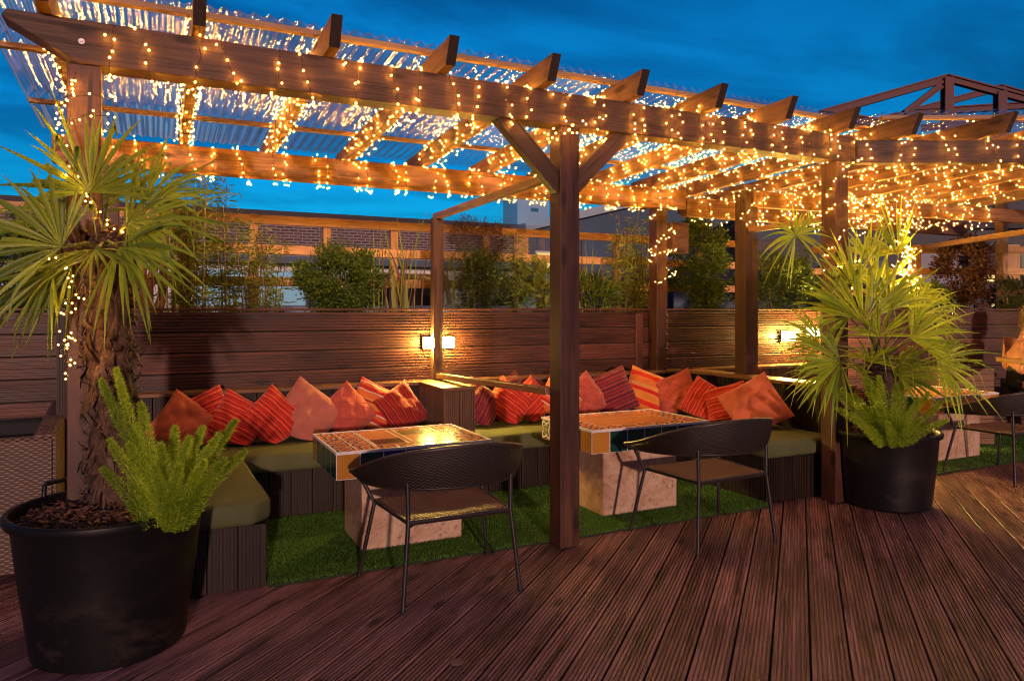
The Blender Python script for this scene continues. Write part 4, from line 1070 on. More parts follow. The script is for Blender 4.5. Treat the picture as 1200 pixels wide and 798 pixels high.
# ------------------------------------------------------------------ planting behind the wall
M['bush'] = leafm('box_leaf', (.035,.085,.010), (.15,.23,.03), .25, .5)
M['bush_dark'] = leafm('conifer_leaf', (.020,.052,.010), (.095,.14,.026), .2, .6)
M['bamboo_leaf'] = leafm('bamboo_leaf', (.11,.17,.018), (.38,.47,.06), .4, .5)
M['red_leaf'] = leafm('russet_leaf', (.06,.025,.012), (.14,.065,.03), .25, .6)
M['cane'] = plain('bamboo_cane', (.40,.30,.08), .5, var=.3)
M['stem'] = plain('woody_stem', (.22,.095,.05), .8, var=.4, scale=10)
M['twig'] = plain('bare_twig', (.13,.075,.05), .8)
def leafcloud(name, par, n, fn, size, mat, seed, asp=.4):
    r = random.Random(seed); mb = MB()
    for _ in range(n):
        p, d = fn(r); L = size*r.uniform(.6,1.3); w = L*asp*.5
        d = (Vector(d)+Vector((r.gauss(0,.5),r.gauss(0,.5),r.gauss(0,.5)))).normalized(); s = d.cross(Vector((r.gauss(0,1),r.gauss(0,1),r.gauss(0,1)))).normalized()
        p = Vector(p); m = p+d*L*.45; nn = s.cross(d)*L*.08
        mb.add([p, m-s*w+nn, p+d*L, m+s*w+nn], [(0,1,2,3)])
    return mb.build(name, M[mat], par)
def blob(c, rx, rz, clumps, seed, ry=None):
    r0 = random.Random(seed); ry = ry or rx; cl = []
    for _ in range(clumps):
        while True:
            q = Vector((r0.uniform(-1,1), r0.uniform(-1,1), r0.uniform(-1,1)))
            if q.length < 1: break
        q = q.normalized()*q.length**.45
        cl.append((Vector((c[0]+q.x*rx, c[1]+q.y*ry, c[2]+q.z*rz)), r0.uniform(.16,.34)*min(rx, rz), q))
    def fn(r):
        k, rad, q = r.choice(cl); e = Vector((r.gauss(0,.6), r.gauss(0,.6), r.gauss(0,.6)))
        return k+e*rad, q*.8+Vector((0,0,.5))+e*.4
    return fn
def bush(label, c, rx, rz, n, size, mat, seed, cat='shrub', name='bush', asp=.45, clumps=60):
    t = thing(name, label, cat, (c[0],c[1],1.35))
    mb = MB(); r = random.Random(seed); cz = c[2]-1.35
    for k in range(5):
        a = r.uniform(0,6.28); mb.tube([(0,0,0),(math.cos(a)*rx*.2,math.sin(a)*rx*.2,cz*.5),(math.cos(a)*rx*.55,math.sin(a)*rx*.55,cz+rz*.2)], [.014,.01,.004], 5)
    mb.build('stems', M['twig'], t)
    leafcloud('foliage', t, n, blob((0,0,cz), rx, rz, clumps, seed), size, mat, seed+1, asp)
    return t
def bamboo(label, c, sx, sy, h, n, nleaf, seed, lean=.08, leaf=.085):
    t = thing('bamboo', label, 'bamboo', (c[0],c[1],1.35)); r = random.Random(seed); canes = []
    for k in range(n):
        x, y = r.uniform(-sx,sx), r.uniform(-sy,sy); hh = h*r.uniform(.6,1.05); lx, ly = r.gauss(0,lean), r.gauss(0,lean)
        P_ = [Vector((x+lx*q*q, y+ly*q*q, hh*q)) for q in (0,.25,.5,.75,1)]; canes.append(P_)
        mb = MB(); mb.tube(P_, [r.choice((.0075,.005,.0045))*(1-.6*q) for q in (0,.25,.5,.75,1)], 6); mb.build('cane', M['cane' if k % 3 == 0 else 'twig'], t, smooth=180)
    def fn(rr):
        P_ = rr.choice(canes); q = rr.uniform(.12,1); i = min(int(q*4),3); p = P_[i].lerp(P_[i+1], q*4-i)
        a = rr.uniform(0,6.28); d = Vector((math.cos(a),math.sin(a),rr.uniform(-.5,.3))); return p+d*rr.uniform(0,.10), d
    leafcloud('foliage', t, nleaf, fn, leaf, 'bamboo_leaf', seed+3, .16)
    return t
def vp(px, v): # position along the planter strip seen at that bearing, v behind the wall
    a = (px-600)/850; dx, dy = a*CC+SS, -a*SS+CC; k = (v-CAM.y)/dy; return CAM.x+dx*k, k
def zz(py, k): return 1.5-(py-363)/850*k
u, k = vp(18, 2.75); bush('dark conifer bush at the far left end of the planter', (u,2.75,zz(318,k)), .36, .38, 7920, .045, 'bush_dark', 3)
# cut back multi-stem cordyline
u, k = vp(158, 2.62); t = thing('cordyline', 'multi-stemmed plant with bare orange-brown stumps behind the palm', 'shrub', (u,2.62,1.35)); r = random.Random(5)
for i in range(8):
    x = (i-3.5)*.045; h = r.uniform(.30,.75); mb = MB(); pts = [Vector((x*.8, r.gauss(0,.03), 0)), Vector((x*1.0+r.gauss(0,.02), 0, h*.45)), Vector((x*1.5+r.gauss(0,.03), r.gauss(0,.03), h))]
    mb.tube(pts, [.045,.036,.026], 9); mb.build('stem', M['stem'], t, smooth=60)
    if i % 2 == 0:
        def fn(rr, b=pts[-1]): a = rr.uniform(0,6.28); return b, Vector((math.cos(a),math.sin(a),rr.uniform(.2,1.6)))
        leafcloud('leaf_tuft', t, 26, fn, .34, 'bamboo_leaf', 70+i, .07)
u, k = vp(228, 2.62); bamboo('tall thick bamboo clump behind the first bay, left half', (u,2.62), .26, .12, 1.40, 26, 2300, 11, .08, .085)
u, k = vp(292, 2.66); bamboo('shorter bamboo clump just left of the round box bush', (u,2.66), .26, .12, .95, 22, 1350, 13, .08, .085)
u, k = vp(398, 2.70); bush('round clipped box bush above the left bench', (u,2.70,zz(330,k)), .36, .30, 11440, .036, 'bush', 21)
def reeds(label, c, n, h, seed, sp=.12):
    t = thing('reed_grass', label, 'grass clump', (c[0],c[1],1.35)); r = random.Random(seed)
    for i in range(n):
        a = r.uniform(0,6.28); l = r.uniform(.05,.30); hh = h*r.uniform(.6,1.1); x, y = r.gauss(0,sp), r.gauss(0,.05); mb = MB(); vs = []; w = r.uniform(.004,.010)
        s = Vector((-math.sin(a)*.3+.9, math.cos(a)*.3, 0)).normalized()
        for q in range(8):
            f = q/7; p = Vector((x+math.cos(a)*l*f**2, y+math.sin(a)*l*f**2, hh*f-.35*l*f**4)); ww = w*(1-f**3)+.0008; vs += [p-s*ww, p+s*ww]
        mb.add(vs, [(2*q,2*q+1,2*q+3,2*q+2) for q in range(7)]); mb.build('blade', M['bamboo_leaf' if i % 3 else 'twig'], t)
    return t
u, k = vp(472, 2.60); reeds('sparse reed grass left of the glass screen post', (u,2.60), 26, 1.05, 31)
u, k = vp(556, 2.72); bush('low dark bush behind the glass screen', (u,2.72,zz(328,k)), .32, .30, 9240, .04, 'bush_dark', 25)
bush('small topiary ball standing above the low dark bush', (u+.06,2.80,zz(280,k)), .24, .20, 3740, .04, 'red_leaf', 26, 'topiary', 'topiary', .45, 40)
u, k = vp(606, 2.66); bamboo('two slim yellow bamboo canes beside the middle post', (u,2.66), .05, .05, 1.05, 5, 600, 41, .03)
u, k = vp(628, 2.62); bush('loose broad-leaved shrub close to the middle post', (u,2.62,zz(338,k)), .20, .24, 546, .11, 'bamboo_leaf', 43)
u, k = vp(690, 2.60); reeds('thin twiggy grass right of the middle post', (u,2.60), 26, .85, 45, .14)
u, k = vp(690, 2.68); bush('spiky young shrub low behind the second bay', (u,2.62,zz(345,k)), .22, .16, 546, .13, 'bush', 46, asp=.16)
u, k = vp(735, 2.66); bamboo('leafy bamboo clump left of the rear corner post', (u,2.66), .24, .12, 1.15, 26, 2100, 51, .08, .085)
u, k = vp(816, 2.80); bush('tall narrow conifer right of the rear corner post', (u,2.80,zz(312,k)), .30, .62, 11440, .045, 'bush', 55)
u, k = vp(905, 2.85); bush('dull green shrub behind the right bench lamp', (u,2.85,zz(332,k)), .50, .34, 9240, .05, 'bush', 57)
u, k = vp(975, 2.9); bush('dark shrub hidden behind the right palm leaves', (u,2.9,zz(340,k)), .40, .28, 5280, .05, 'bush_dark', 59)
p = cam2w((1128-600)/850*9.15, 9.15); bush('russet leaved shrub beyond the far tiled table', (p.x,p.y,zz(320,9.15)), .30, .42, 5720, .05, 'red_leaf', 61)
p = cam2w((1085-600)/850*9.2, 9.2); bush('low green shrub beside the russet one', (p.x,p.y,zz(352,9.2)), .32, .20, 3520, .05, 'bush', 63)
p = cam2w((1195-600)/850*9.2, 9.2); bush('mixed green shrub above the seated person', (p.x,p.y,zz(348,9.2)), .30, .25, 3300, .05, 'bush_dark', 65)

# ------------------------------------------------------------------ trellis
def trellis(label, p0, p1, posts, rails, zt, thick=()):
    a = Vector((p0[0],p0[1],0)); b = Vector((p1[0],p1[1],0)); d = (b-a).normalized(); y = Vector((-d.y,d.x,0))
    t = thing('trellis', label, 'trellis', a, math.atan2(d.y,d.x)); L = (b-a).length
    for i, s in enumerate(posts):
        w = .16 if i in thick else .075
        timber('post', (s,.037,1.0), (s,.037,zt+.01), w, .075, M['trellis'], t, up=(0,-1,0))
    for z in rails: timber('rail', (0,-.045,z-.045), (L,-.045,z-.045), .028, .085, M['trellis'], t)
    return t
trellis('new timber trellis with three rails behind the planting of both bays', (-5.6,3.05), (4.6,3.05), [.9,1.5,2.1,2.75,3.52,4.12,4.78,5.44,6.2,6.85,7.45,8.1,8.7,9.3], (2.325,2.055,1.76), 2.36, (4,9))
a = cam2w(3.9,9.5); b = cam2w(9.5,9.5)
trellis('new timber trellis beyond the far table', (a.x,a.y), (b.x,b.y), [.4,1.4,2.65,3.6,4.6], (2.28,2.0,1.72), 2.34, (2,))
p = cam2w((1174-600)/850*9.3, 9.3)
tag(upright(None, p.x-.045, p.y-.045, .11, 1.0, 3.0, M['trellis'], 'timber_post'), 'pale new timber post rising behind the far wall, taller than its trellis', 'post')
# ------------------------------------------------------------------ fairy lights
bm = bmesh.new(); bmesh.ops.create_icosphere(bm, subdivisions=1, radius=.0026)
k = len(bm.faces); bmesh.ops.create_icosphere(bm, subdivisions=2, radius=.0064)  # outer sphere carries the added halo glow
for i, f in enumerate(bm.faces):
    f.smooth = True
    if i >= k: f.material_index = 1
BULB = bpy.data.meshes.new('bulb'); bm.to_mesh(BULB); bm.free(); BULB.materials.append(M['bulb']); BULB.materials.append(M['cap'])  # 'cap' slot is the added halo shell
NB = 0
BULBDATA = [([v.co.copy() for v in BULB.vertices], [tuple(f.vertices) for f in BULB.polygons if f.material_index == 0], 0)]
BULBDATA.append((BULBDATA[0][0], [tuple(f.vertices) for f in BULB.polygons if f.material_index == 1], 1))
def strand(label, path, spacing, seed, jit=.012, group='warm fairy light strings', maxb=98, off=.009, dens=.76):
    """path: list of (point, outward) ; wire plus bulbs"""
    global NB
    spacing *= dens; extra = []
    r = random.Random(seed); t = thing('fairy_lights', label, 'fairy lights', path[0][0], 0, group); o = Vector(path[0][0])
    pts = [Vector(p) for p, _ in path]; outs = [Vector(q) for _, q in path]
    mb = MB(); mb.tube([p-o for p in pts], .0016, 3, cap=False); mb.build('wire', M['wire'], t)
    acc = 0; nxt = spacing*.5; n = 0
    total = sum((b-a).length for a, b in zip(pts[:-1], pts[1:]))/spacing; want = 92/total if total > 98 else 0
    for i in range(len(pts)-1):
        d = (pts[i+1]-pts[i]).length
        while nxt < acc+d:
            f = (nxt-acc)/max(d,1e-6); p = pts[i].lerp(pts[i+1], f); q = outs[i].lerp(outs[i+1], f)
            nxt += spacing*r.uniform(.55,1.5)
            at_ = p-o + q*off + Vector((r.gauss(0,jit), r.gauss(0,jit), r.gauss(0,jit)))
            if n >= maxb or (want and r.random() > want): extra.append(at_); continue
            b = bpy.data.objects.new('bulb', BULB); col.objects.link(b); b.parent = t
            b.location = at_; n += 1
        acc += d
    NB += n+len(extra)
    if extra:
        mb = MB()
        for e in extra:
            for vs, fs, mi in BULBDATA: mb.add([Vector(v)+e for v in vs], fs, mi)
        s = mb.build('bulbs', [M['bulb'], M['cap']], t, smooth=180); s['kind'] = 'stuff'  # 'cap' slot is the added halo shell
    return t
def wrap(p0, p1, w, h, pitch, seed, up=(0,0,1), lo=0.0, clear=.012, phase=0.0, bunch=.9, sag=.0):
    """helix round a timber that runs from p0 to p1 (bottom middle) w wide, h high"""
    r = random.Random(seed); p0 = Vector(p0); p1 = Vector(p1); d = p1-p0; L = d.length; x = d.normalized(); y = Vector(up).cross(x).normalized(); z = x.cross(y)
    turns = L/pitch; n = int(turns*26); out = []; a = w/2+clear; b = h/2+clear
    for i in range(n+1):
        t = i/n; ang = phase+2*math.pi*turns*t
        c, s = math.cos(ang), math.sin(ang); k = 1/max(abs(c)/a, abs(s)/b)
        g = turns*t; along = (g + .8*math.sin(ang)/(2*math.pi))*pitch + bunch*pitch*math.sin(ang*.5+seed)*.3 + r.gauss(0,.006)
        along = min(max(along, 0), L)
        zz_ = s*k; sg = sag*max(0, -s)*(.4+.6*abs(math.sin(t*17+seed)))
        out.append((p0 + x*along + y*(c*k) + z*(h/2+zz_-sg), (y*c+z*s).normalized()))
    return out
fz = BZ0
def fb(u): return Vector((u, .069, fz))
strand('sparse fairy lights wound round the far left end of the long front beam', wrap(fb(-2.55), fb(-1.35), .146, .205, .19, 1, phase=1.0, sag=.03), .070, 1)
strand('fairy lights wound round the front beam, left of the middle post', wrap(fb(-1.35), fb(-.05),   .146, .205, .175, 2, sag=.03), .064, 2)
strand('fairy lights wound round the front beam, just right of the middle post', wrap(fb(.0), fb(1.25), .146, .205, .145, 3, sag=.03), .062, 3)
strand('fairy lights wound round the front beam, short of the palm side post', wrap(fb(1.25), fb(2.62), .146, .205, .145, 4, sag=.03), .066, 4)
def rb(u): return Vector((u, 2.235, 2.565))
strand('fairy lights on the rear beam behind the left palm', wrap(rb(-2.85), rb(-1.55), .13, .20, .18, 5, sag=.03), .066, 5)
strand('fairy lights on the rear beam above the round box bush', wrap(rb(-1.55), rb(-.15), .13, .20, .17, 6, sag=.025), .066, 6)
strand('fairy lights on the rear beam, seen just beyond the middle post', wrap(rb(-.15), rb(1.2), .13, .20, .165, 7, sag=.025), .066, 7)
strand('fairy lights on the rear beam above the leafy bamboo clump', wrap(rb(1.2), rb(2.6), .13, .20, .16, 8, sag=.025), .066, 8)
for i, u in enumerate(RU):
    a = Vector((u, .16, BZ0+.206+RS*.16)); b = Vector((u, 2.15, BZ0+.206+RS*2.15))
    strand('fairy lights wound round the %s rafter from the left end of the long pergola' % ORD[i], wrap(a, b, .06, .145, .155 if i < 6 else .14, 20+i, phase=i*.7, sag=.02), .068 if i < 6 else .060, 20+i)
for i, u in enumerate(RU2[:6]):
    a = Vector((u, oblique(u)+.08, BZ0+.18)); b = Vector((u, 2.9, BZ0+.18+RS*2.9))
    strand('fairy lights wound round the %s rafter of the second pergola, counted from the long one' % ORD[i], wrap(a, b, .06, .145, .19, 40+i, phase=i, sag=.03), .080, 40+i)
for i, (s0, s1) in enumerate(((.05,1.0),(1.0,2.0),(2.0,3.0))):
    a = q0+qd*s0; b = q0+qd*s1
    strand('fairy lights round the angled front beam of the second pergola, %s stretch' % ('nearest' if i == 0 else 'middle' if i == 1 else 'last'), wrap((a.x,a.y,BZ0),(b.x,b.y,BZ0), .10, .178, .17, 60+i, sag=.03), .075, 60+i)
strand('fairy lights on the rear beam of the second pergola, behind the right palm', wrap((2.85,2.235,2.50),(4.3,2.235,2.50), .10, .19, .19, 70, sag=.06), .075, 70)
strand('fairy lights on the rear beam of the second pergola, far stretch', wrap((4.3,2.235,2.50),(5.9,2.235,2.50), .10, .19, .20, 71, sag=.06), .078, 71)
strand('fairy lights on the middle cross beam of the second pergola', wrap((3.0,1.39,2.50),(4.6,1.235,2.50), .08, .15, .19, 72, sag=.08), .070, 72)
strand('fairy lights on the middle cross beam, further from the post', wrap((4.6,1.235,2.50),(6.2,1.08,2.50), .08, .15, .20, 73, sag=.08), .075, 73)
strand('fairy lights spiralling down the rear corner post', wrap((2.452,2.2225,1.78),(2.452,2.2225,2.56), .15, .15, .22, 74, up=(0,-1,0), clear=.02), .050, 74)
strand('fairy lights spiralling round the post behind the right palm', wrap((2.52,.07,1.55),(2.52,.07,2.65), .15, .15, .24, 75, up=(0,-1,0), clear=.015), .062, 75)
strand('fairy lights round the top of the left end post', wrap((-2.576,.07,2.25),(-2.576,.07,2.655), .16, .16, .20, 76, up=(0,-1,0), clear=.02), .07, 76)
strand('fairy lights at the head of the middle post', wrap((.0+.07,.07,2.52),(.07,.07,2.655), .16, .16, .10, 77, up=(0,-1,0), clear=.02), .07, 77)
strand('fairy lights round the head of the tall post on the right bench back', wrap((2.94,1.46,2.30),(2.94,1.46,2.66), .17, .17, .16, 78, up=(0,-1,0), clear=.02), .07, 78)
def drape(P_, seed, wob=.03):
    r = random.Random(seed); C = catmull(P_, 12); return [(p+Vector((r.gauss(0,wob*.3),r.gauss(0,wob*.3),r.gauss(0,wob*.3))), Vector((0,0,-1))) for p in C]
def spiral(c, r0, r1, z0, z1, turns, seed):
    out = []; n = int(turns*20)
    for i in range(n+1):
        t = i/n; a = 2*math.pi*turns*t+seed; q = r0+(r1-r0)*t; out.append((Vector((c[0]+q*math.cos(a), c[1]+q*math.sin(a), z0+(z1-z0)*t)), Vector((math.cos(a), math.sin(a), 0))))
    return out
strand('fairy lights trailing down the left side of the nearest palm trunk', drape([at(70,305,3.2),at(84,330,3.15),at(79,362,3.12),at(82,395,3.12),at(78,412,3.1),at(80,440,3.12)], 80, .04), .060, 80, .016)
strand('fairy lights hanging from the beam into the crown of the nearest palm', drape([(-2.60,.0,2.62),(-2.66,-.10,2.35),(-2.60,-.12,2.12),(-2.52,-.18,1.95),(-2.40,-.15,1.86)], 81), .045, 81)
strand('fairy lights tangled in the leaves of the right palm', drape([at(1062,262,5.9),at(1056,285,5.9),at(1068,300,5.9),at(1058,318,5.9),at(1066,335,5.9),at(1054,345,5.9)], 82, .08), .030, 82, .035)
strand('fairy lights hanging in loops behind the right palm', drape([(2.9,.35,2.60),(3.1,.5,2.42),(3.35,.5,2.36),(3.5,.5,2.5),(3.8,.5,2.38),(4.1,.5,2.55)], 83, .06), .065, 83, .03)
strand('fairy lights drooping loosely under the rafters past the right palm', drape([(3.0,.9,2.62),(3.4,1.1,2.40),(3.8,1.0,2.58),(4.3,1.2,2.38),(4.7,1.0,2.55),(5.2,1.2,2.40),(5.7,1.0,2.55)], 84, .06), .065, 84)

# ------------------------------------------------------------------ buildings beyond
def brickm():
    m, nt, out = new_mat('dark_brick'); n = N(nt); tc = n('TexCoord').outputs['Object']
    s = n('SeparateXYZ', {0: tc}); v = n('CombineXYZ', {0: s.outputs[0], 1: s.outputs[2], 2: 0.0}).outputs[0]
    b = n('TexBrick', {'Vector': v, 'Color1': (.075,.048,.05,1), 'Color2': (.14,.085,.08,1), 'Mortar': (.27,.25,.26,1), 'Scale': 1.0, 'Mortar Size': .008, 'Brick Width': .15, 'Row Height': .052})
    bs = n('BsdfPrincipled', {'Base Color': b.outputs[0], 'Roughness': .85}); n.link(bs.outputs[0], out.inputs[0]); return m
M['brick'] = brickm()
M['roofdark'] = plain('dark_slate', (.03,.03,.036), .7)
M['paleblue'] = plain('pale_render', (.30,.40,.48), .8, var=.12, scale=1.5)
M['white'] = plain('white_render', (.62,.66,.70), .7, var=.1, scale=1)
M['bluecl'] = plain('blue_grey_cladding', (.055,.10,.155), .6, var=.2, scale=1)
M['concrete'] = plain('pale_concrete', (.28,.29,.31), .8, var=.25, scale=2)
M['darkgrey'] = plain('dark_grey_cladding', (.035,.042,.055), .6, var=.2)
M['winglass'] = plain('dark_window_glass', (.02,.03,.04), .08, spec=.8)
M['palewin'] = emit('pale_lit_window', (.50,.74,.90), .42)
M['litwin'] = emit('lit_window', (1,.72,.22), 1.2)
bb = thing('brick_building', 'long low brick building with pale window band beyond the trellis', 'building', (-14,9.2,0))
def bpart(par, name, lo, hi, mat): mb = MB(); mb.box(lo, hi); return mb.build(name, mat, par)
bpart(bb, 'wall', (0,0,-.1),(19.2,6,1.45), M['paleblue'])
bpart(bb, 'upper_wall', (0,-.02,2.42),(19.2,5.9,3.06), M['brick'])
bpart(bb, 'band_wall', (0,.06,1.45),(19.2,5.9,2.30), M['paleblue'])
bpart(bb, 'soffit', (-.1,-.25,2.30),(19.3,5.8,2.42), M['bluecl'])
bpart(bb, 'roof', (-.15,-.18,3.06),(19.4,6.1,3.20), M['roofdark'])
r = random.Random(9); x = .4
while x < 18.6:
    w = r.choice((.9,1.3,1.8)); f = bpart(bb, 'window', (x,.0,1.52),(x+w,.05,2.24), M['white'])
    mb = MB(); mb.box((x+.06,-.008,1.58),(x+w-.06,.01,2.18)); mb.build('pane', r.choice((M['winglass'], M['palewin'], M['palewin'], M['white'])), f)
    x += w+r.choice((.12,.25,.6))
ch_ = thing('chimney_block', 'pale square roof block rising above the brick building', 'roof block', (0,0,0)); p = cam2w(.42,20)
ch_.location = (p.x,p.y,0); bpart(ch_, 'shaft', (-.5,-.4,-.1),(.45,.5,4.5), M['paleblue']); bpart(ch_, 'cap', (-.54,-.44,4.5),(.49,.54,4.56), M['white']); bpart(ch_, 'vent', (-.1,-.43,4.15),(.12,-.38,4.25), M['roofdark'])
bc = thing('clad_building', 'blue grey clad building with sloping roof edge behind the bamboo', 'building', (4.2,8.6,0))
mb = MB(); L = 5.2
for y in (0, 5.0): pass
mb.add([(0,0,-.1),(L,0,-.1),(L,0,4.35),(0,0,3.0),(0,5,-.1),(L,5,-.1),(L,5,4.35),(0,5,3.0)], [(0,1,2,3),(5,4,7,6),(4,0,3,7),(1,5,6,2),(3,2,6,7)]); mb.build('wall', M['bluecl'], bc)
mb = MB(); mb.add([(-.15,-.2,3.0),(L+.1,-.2,4.38),(L+.1,5.2,4.38),(-.15,5.2,3.0),(-.15,-.2,3.16),(L+.1,-.2,4.54),(L+.1,5.2,4.54),(-.15,5.2,3.16)], [(0,3,2,1),(4,5,6,7),(0,1,5,4),(1,2,6,5),(2,3,7,6),(3,0,4,7)]); mb.build('roof', M['paleblue'], bc)
f = bpart(bc, 'window', (.15,-.03,2.25),(.55,.02,2.65), M['white']); bpart(f, 'pane', (.19,-.035,2.29),(.51,.0,2.61), M['litwin'])
for x in (1.2,2.0,2.8,3.6): bpart(bc, 'cladding_joint', (x,-.012,-.1),(x+.03,.0,3.0), M['darkgrey'])
f = bpart(bc, 'door', (1.3,-.03,0),(1.75,.02,1.75), M['white'])
p = cam2w(4.4,13.5); bo = thing('office_building', 'dark grey flat building with lit windows beyond the far trellis', 'building', p, -math.atan2(SS,CC))
bpart(bo, 'wall', (0,0,-.1),(9,5,3.0), M['darkgrey']); bpart(bo, 'parapet', (-.1,-.15,3.0),(9.1,5.1,3.25), M['roofdark'])
bpart(bo, 'concrete_pier', (2.9,-.12,-.1),(3.9,.05,2.55), M['concrete']); bpart(bo, 'wall_band', (-1.4,-.05,.6),(2.5,.05,2.4), M['bluecl'])
for i, x in enumerate((4.2,5.3,6.4)):
    f = bpart(bo, 'window', (x,-.04,1.3),(x+.95,.02,2.5), M['winglass']); 
    bpart(f, 'window_light', (x+.1+.1*i,-.06,2.02),(x+.5,-.04,2.14), M['litwin'])
    bpart(f, 'window_light', (x+.3,-.06,1.55),(x+.55,-.04,1.62), M['litwin'])
# steel frame
sf = thing('steel_frame', 'oxide red steel roof frame rising above the second pergola', 'steel frame', (0,0,0))
def at14(px, py, y): return at(px, py, y)
def member(a, b, w=.11, h=.15):
    d = (b-a); up = (0,0,1) if abs(d.normalized().z) < .8 else FW
    mb = MB(); x = d.normalized(); y = Vector(up).cross(x).normalized(); z = x.cross(y); m = frame(a, x, y); L = d.length
    for lo, hi in (((0,-w/2,-h/2),(L,w/2,-h/2+.03)), ((0,-w/2,h/2-.03),(L,w/2,h/2)), ((0,-.016,-h/2+.03),(L,.016,h/2-.03))): mb.box(lo, hi, 0, m)
    return mb.build('beam', M['rust'], sf)
apex = at(1110,92,14); el = at(962,134,14); er = at(1290,140,14)
member(apex, el); member(apex, er)
for a in (apex, er, at(1172,108,14)):
    b = a.copy(); b.z = -.1; member(b, a, .17, .17)
e2 = at(1040,146,14); member(el, e2, .14, .16)
a2 = at(1172,103,17.5); e3 = at(1030,142,17.5); member(e3, a2); member(a2, at(1260,128,17.5)); b = a2.copy(); b.z = -.1; member(b, a2, .17,.17)
member(at(1060,133,14), at(1106,98,14), .10, .12); member(at(1060,133,17), at(1230,122,17.0), .14,.16); member(at(1080,150,16), at(1250,136,16), .12,.14)
b = el.copy(); b.z = -.1; member(b, el, .2, .2)
b = e3.copy(); b.z = -.1; member(b, e3, .2, .2)
p = cam2w(9.2,19); bo2 = thing('metal_roof_shed', 'blue grey metal roofed shed behind the red steel frame', 'shed', p, -math.atan2(SS,CC))
bpart(bo2, 'wall', (0,0,-.1),(9,6,5.6), M['darkgrey'])
mb = MB(); mb.add([(-.3,-.3,5.55),(9.3,-.3,6.2),(9.3,6.3,6.9),(-.3,6.3,6.3),(-.3,-.3,5.7),(9.3,-.3,6.4),(9.3,6.3,7.1),(-.3,6.3,6.5)], [(0,3,2,1),(4,5,6,7),(0,1,5,4),(1,2,6,5),(2,3,7,6),(3,0,4,7)]); mb.build('roof', M['bluecl'], bo2)

# ------------------------------------------------------------------ small things
t = thing('box_speaker', 'dark brown box fixed high beside the rear corner post', 'box', (2.62,2.20,0))
mb = MB(); mb.box((-.01,-.02,2.10),(.20,.13,2.42)); o = mb.build('case', M['beam'], t); mb = MB(); mb.box((.0,-.026,2.26),(.19,-.02,2.41)); mb.build('front_panel', M['post'], t)
t = thing('jar_lantern', 'small crinkled glass jar lantern at the end of the right ledge', 'lantern', (2.86,.42,.873))
mb = MB(); mb.lathe([(0,.0),(.04,0),(.05,.015),(.052,.05),(.045,.085),(.036,.095),(.034,.092),(.042,.082),(.047,.05),(.045,.012),(0,.010)], 24)
mb.build('jar', plain('frosted_glass', (.75,.62,.38), .25, var=.4, scale=60, bump=.8, bscale=60), t, smooth=60)
p = seam + Vector((-.0,.0,0)); q = Vector((0,0,0))
def floor_at(px, py): k = 1.5*850/(py-363); return cam2w((px-600)/850*k, k, 0)
p = floor_at(535,776); mb = MB(); mb.lathe([(0,.0045),(.026,.0045),(.030,.003),(.032,.0008)], 24, 0, (p.x,p.y,.001))
tag(mb.build('deck_disc', plain('dull_metal_disc', (.20,.13,.12), .5, metal=.3)), 'small round inset disc in a deck board near the bottom edge', 'deck disc')

# ------------------------------------------------------------------ the seated person
def skin_mat(c): return plain('skin', c, .5, var=.12, scale=12)
def skinned(name, joints, edges, mat, par=None, lv=2):
    keys = list(joints); me = bpy.data.meshes.new(name); me.from_pydata([joints[k][0] for k in keys], [(keys.index(a), keys.index(b)) for a, b in edges], [])
    o = bpy.data.objects.new(name, me); col.objects.link(o); me.materials.append(mat)
    if par is not None: o.parent = par
    md = o.modifiers.new('Skin', 'SKIN'); md.use_smooth_shade = True
    for i, k in enumerate(keys):
        sv = me.skin_vertices[0].data[i]; rr = joints[k][1]; sv.radius = (rr, rr) if not isinstance(rr, tuple) else rr; sv.use_root = (i == 0)
    o.modifiers.new('Sub', 'SUBSURF').levels = lv; o.modifiers['Sub'].render_levels = lv
    return o
def pp(x, y, z):  # person frame: x to the right of the view, y away from us, z up ; origin on the floor under the seat
    b = cam2w(5.63+x, 8.15+y); return Vector((b.x, b.y, z))
J = {'pelvis':(pp(.10,0,.56),(.15,.15)),'waist':(pp(.08,0,.74),(.12,.12)),'chest':(pp(.13,0,.98),(.155,.13)),'neck0':(pp(.13,0,1.16),(.06,.06)),'neck':(pp(.15,0,1.25),(.05,.05)),'head0':(pp(.17,0,1.36),(.085,.085)),'head':(pp(.18,0,1.47),(.088,.088)),
 'sh_n':(pp(.0,-.20,1.13),(.056,.056)),'el_n':(pp(-.06,-.27,.82),(.041,.041)),'wr_n':(pp(.19,-.30,.72),(.034,.034)),'ha_n':(pp(.30,-.28,.72),(.036,.022)),
 'sh_f':(pp(.09,.19,1.12),(.068,.068)),'el_f':(pp(.10,.27,.84),(.05,.05)),'wr_f':(pp(.32,.22,.75),(.034,.034)),
 'hip_n':(pp(.14,-.10,.55),(.095,.095)),'kn_n':(pp(.56,-.12,.55),(.07,.07)),'an_n':(pp(.60,-.12,.10),(.045,.045)),'to_n':(pp(.78,-.12,.05),(.04,.03)),
 'hip_f':(pp(.14,.10,.55),(.095,.095)),'kn_f':(pp(.56,.12,.55),(.07,.07)),'an_f':(pp(.60,.12,.10),(.045,.045)),'to_f':(pp(.78,.12,.05),(.04,.03))}
E_ = [('pelvis','waist'),('waist','chest'),('chest','neck0'),('neck0','neck'),('neck','head0'),('head0','head'),('chest','sh_n'),('sh_n','el_n'),('el_n','wr_n'),('wr_n','ha_n'),('chest','sh_f'),('sh_f','el_f'),('el_f','wr_f'),
 ('pelvis','hip_n'),('hip_n','kn_n'),('kn_n','an_n'),('an_n','to_n'),('pelvis','hip_f'),('hip_f','kn_f'),('kn_f','an_f'),('an_f','to_f')]
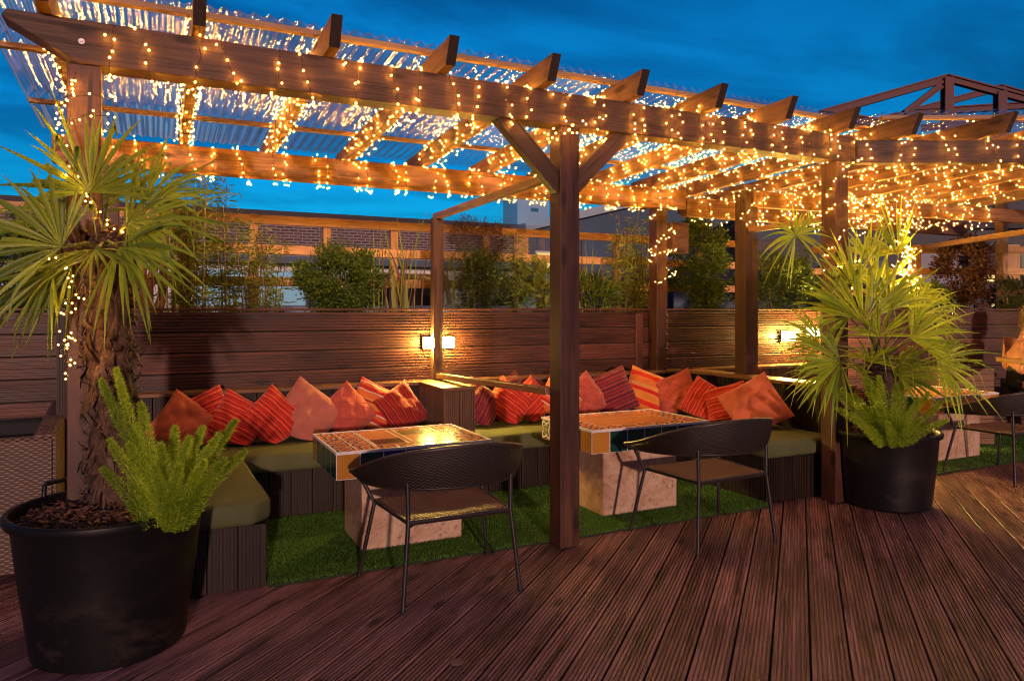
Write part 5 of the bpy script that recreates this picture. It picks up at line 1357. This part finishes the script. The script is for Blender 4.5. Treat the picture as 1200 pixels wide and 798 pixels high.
pe = thing('person', 'person with a bare arm and dark clothes seated at the far right edge', 'person', pp(.1,0,0))
inv = pe.location.copy()
J = {k: (v[0]-inv, v[1]) for k, v in J.items()}
skinned('body', J, E_, skin_mat((.42,.175,.125)), pe)
for i, (dy, L) in enumerate(((-.03,.075),(-.01,.085),(.01,.08),(.03,.065))):   # near hand fingers
    h = J['ha_n'][0]; d = (J['ha_n'][0]-J['wr_n'][0]).normalized(); s = Vector((SS,CC,0))
    skinned('finger', {'a':(h-d*.01+s*dy,(.010,.010)),'b':(h+d*L*.5+s*dy+UPZ*-.004,(.009,.009)),'c':(h+d*L+s*dy-UPZ*.022,(.007,.007))}, [('a','b'),('b','c')], skin_mat((.42,.175,.125)), pe, 1)
dk = plain('dark_clothing', (.012,.012,.015), .85, bump=.2, bscale=30)
K = lambda k, f=1.14: (J[k][0], tuple(q*f for q in J[k][1]))
skinned('dark_top', {'p':K('pelvis',1.1),'w':K('waist',1.2),'c':K('chest',1.22)}, [('p','w'),('w','c')], dk, pe)
skinned('dark_trousers', {'p':K('pelvis',1.12),'hn':K('hip_n'),'kn':K('kn_n'),'an':K('an_n'),'hf':K('hip_f'),'kf':K('kn_f'),'af':K('an_f')}, [('p','hn'),('hn','kn'),('kn','an'),('p','hf'),('hf','kf'),('kf','af')], dk, pe)
mb = MB(); r = random.Random(4); hc = J['head'][0]
for i in range(900):
    a = r.uniform(0, 6.28); e = r.uniform(-.9,1.3); d = Vector((math.cos(a)*math.cos(e), math.sin(a)*math.cos(e), math.sin(e)))
    if d.dot(RT) > .55 and d.z < .55: continue
    p = hc + Vector((d.x*.098, d.y*.098, d.z*.115)); L = r.uniform(.06,.22) if d.z < .5 else .08
    q = p + Vector((d.x*.012,d.y*.012,-L)); s = Vector((-d.y,d.x,0)).normalized()*.004
    mb.add([p-s,p+s,q+s*.5,q-s*.5],[(0,1,2,3)])
mb.build('hair', plain('brown_hair', (.09,.04,.02), .6), pe)
mb = MB(); mb.tube(catmull([J['sh_n'][0]+Vector((0,0,.07))-RT*.03, J['sh_n'][0]+RT*.10+UPZ*.06-FW*.06, J['sh_n'][0]+RT*.16-UPZ*.08-FW*.10, J['sh_n'][0]+RT*.15-UPZ*.22-FW*.10], 8), .010, 6)
mb.build('white_strap', M['white'], pe, smooth=180)
print('bulbs', NB)
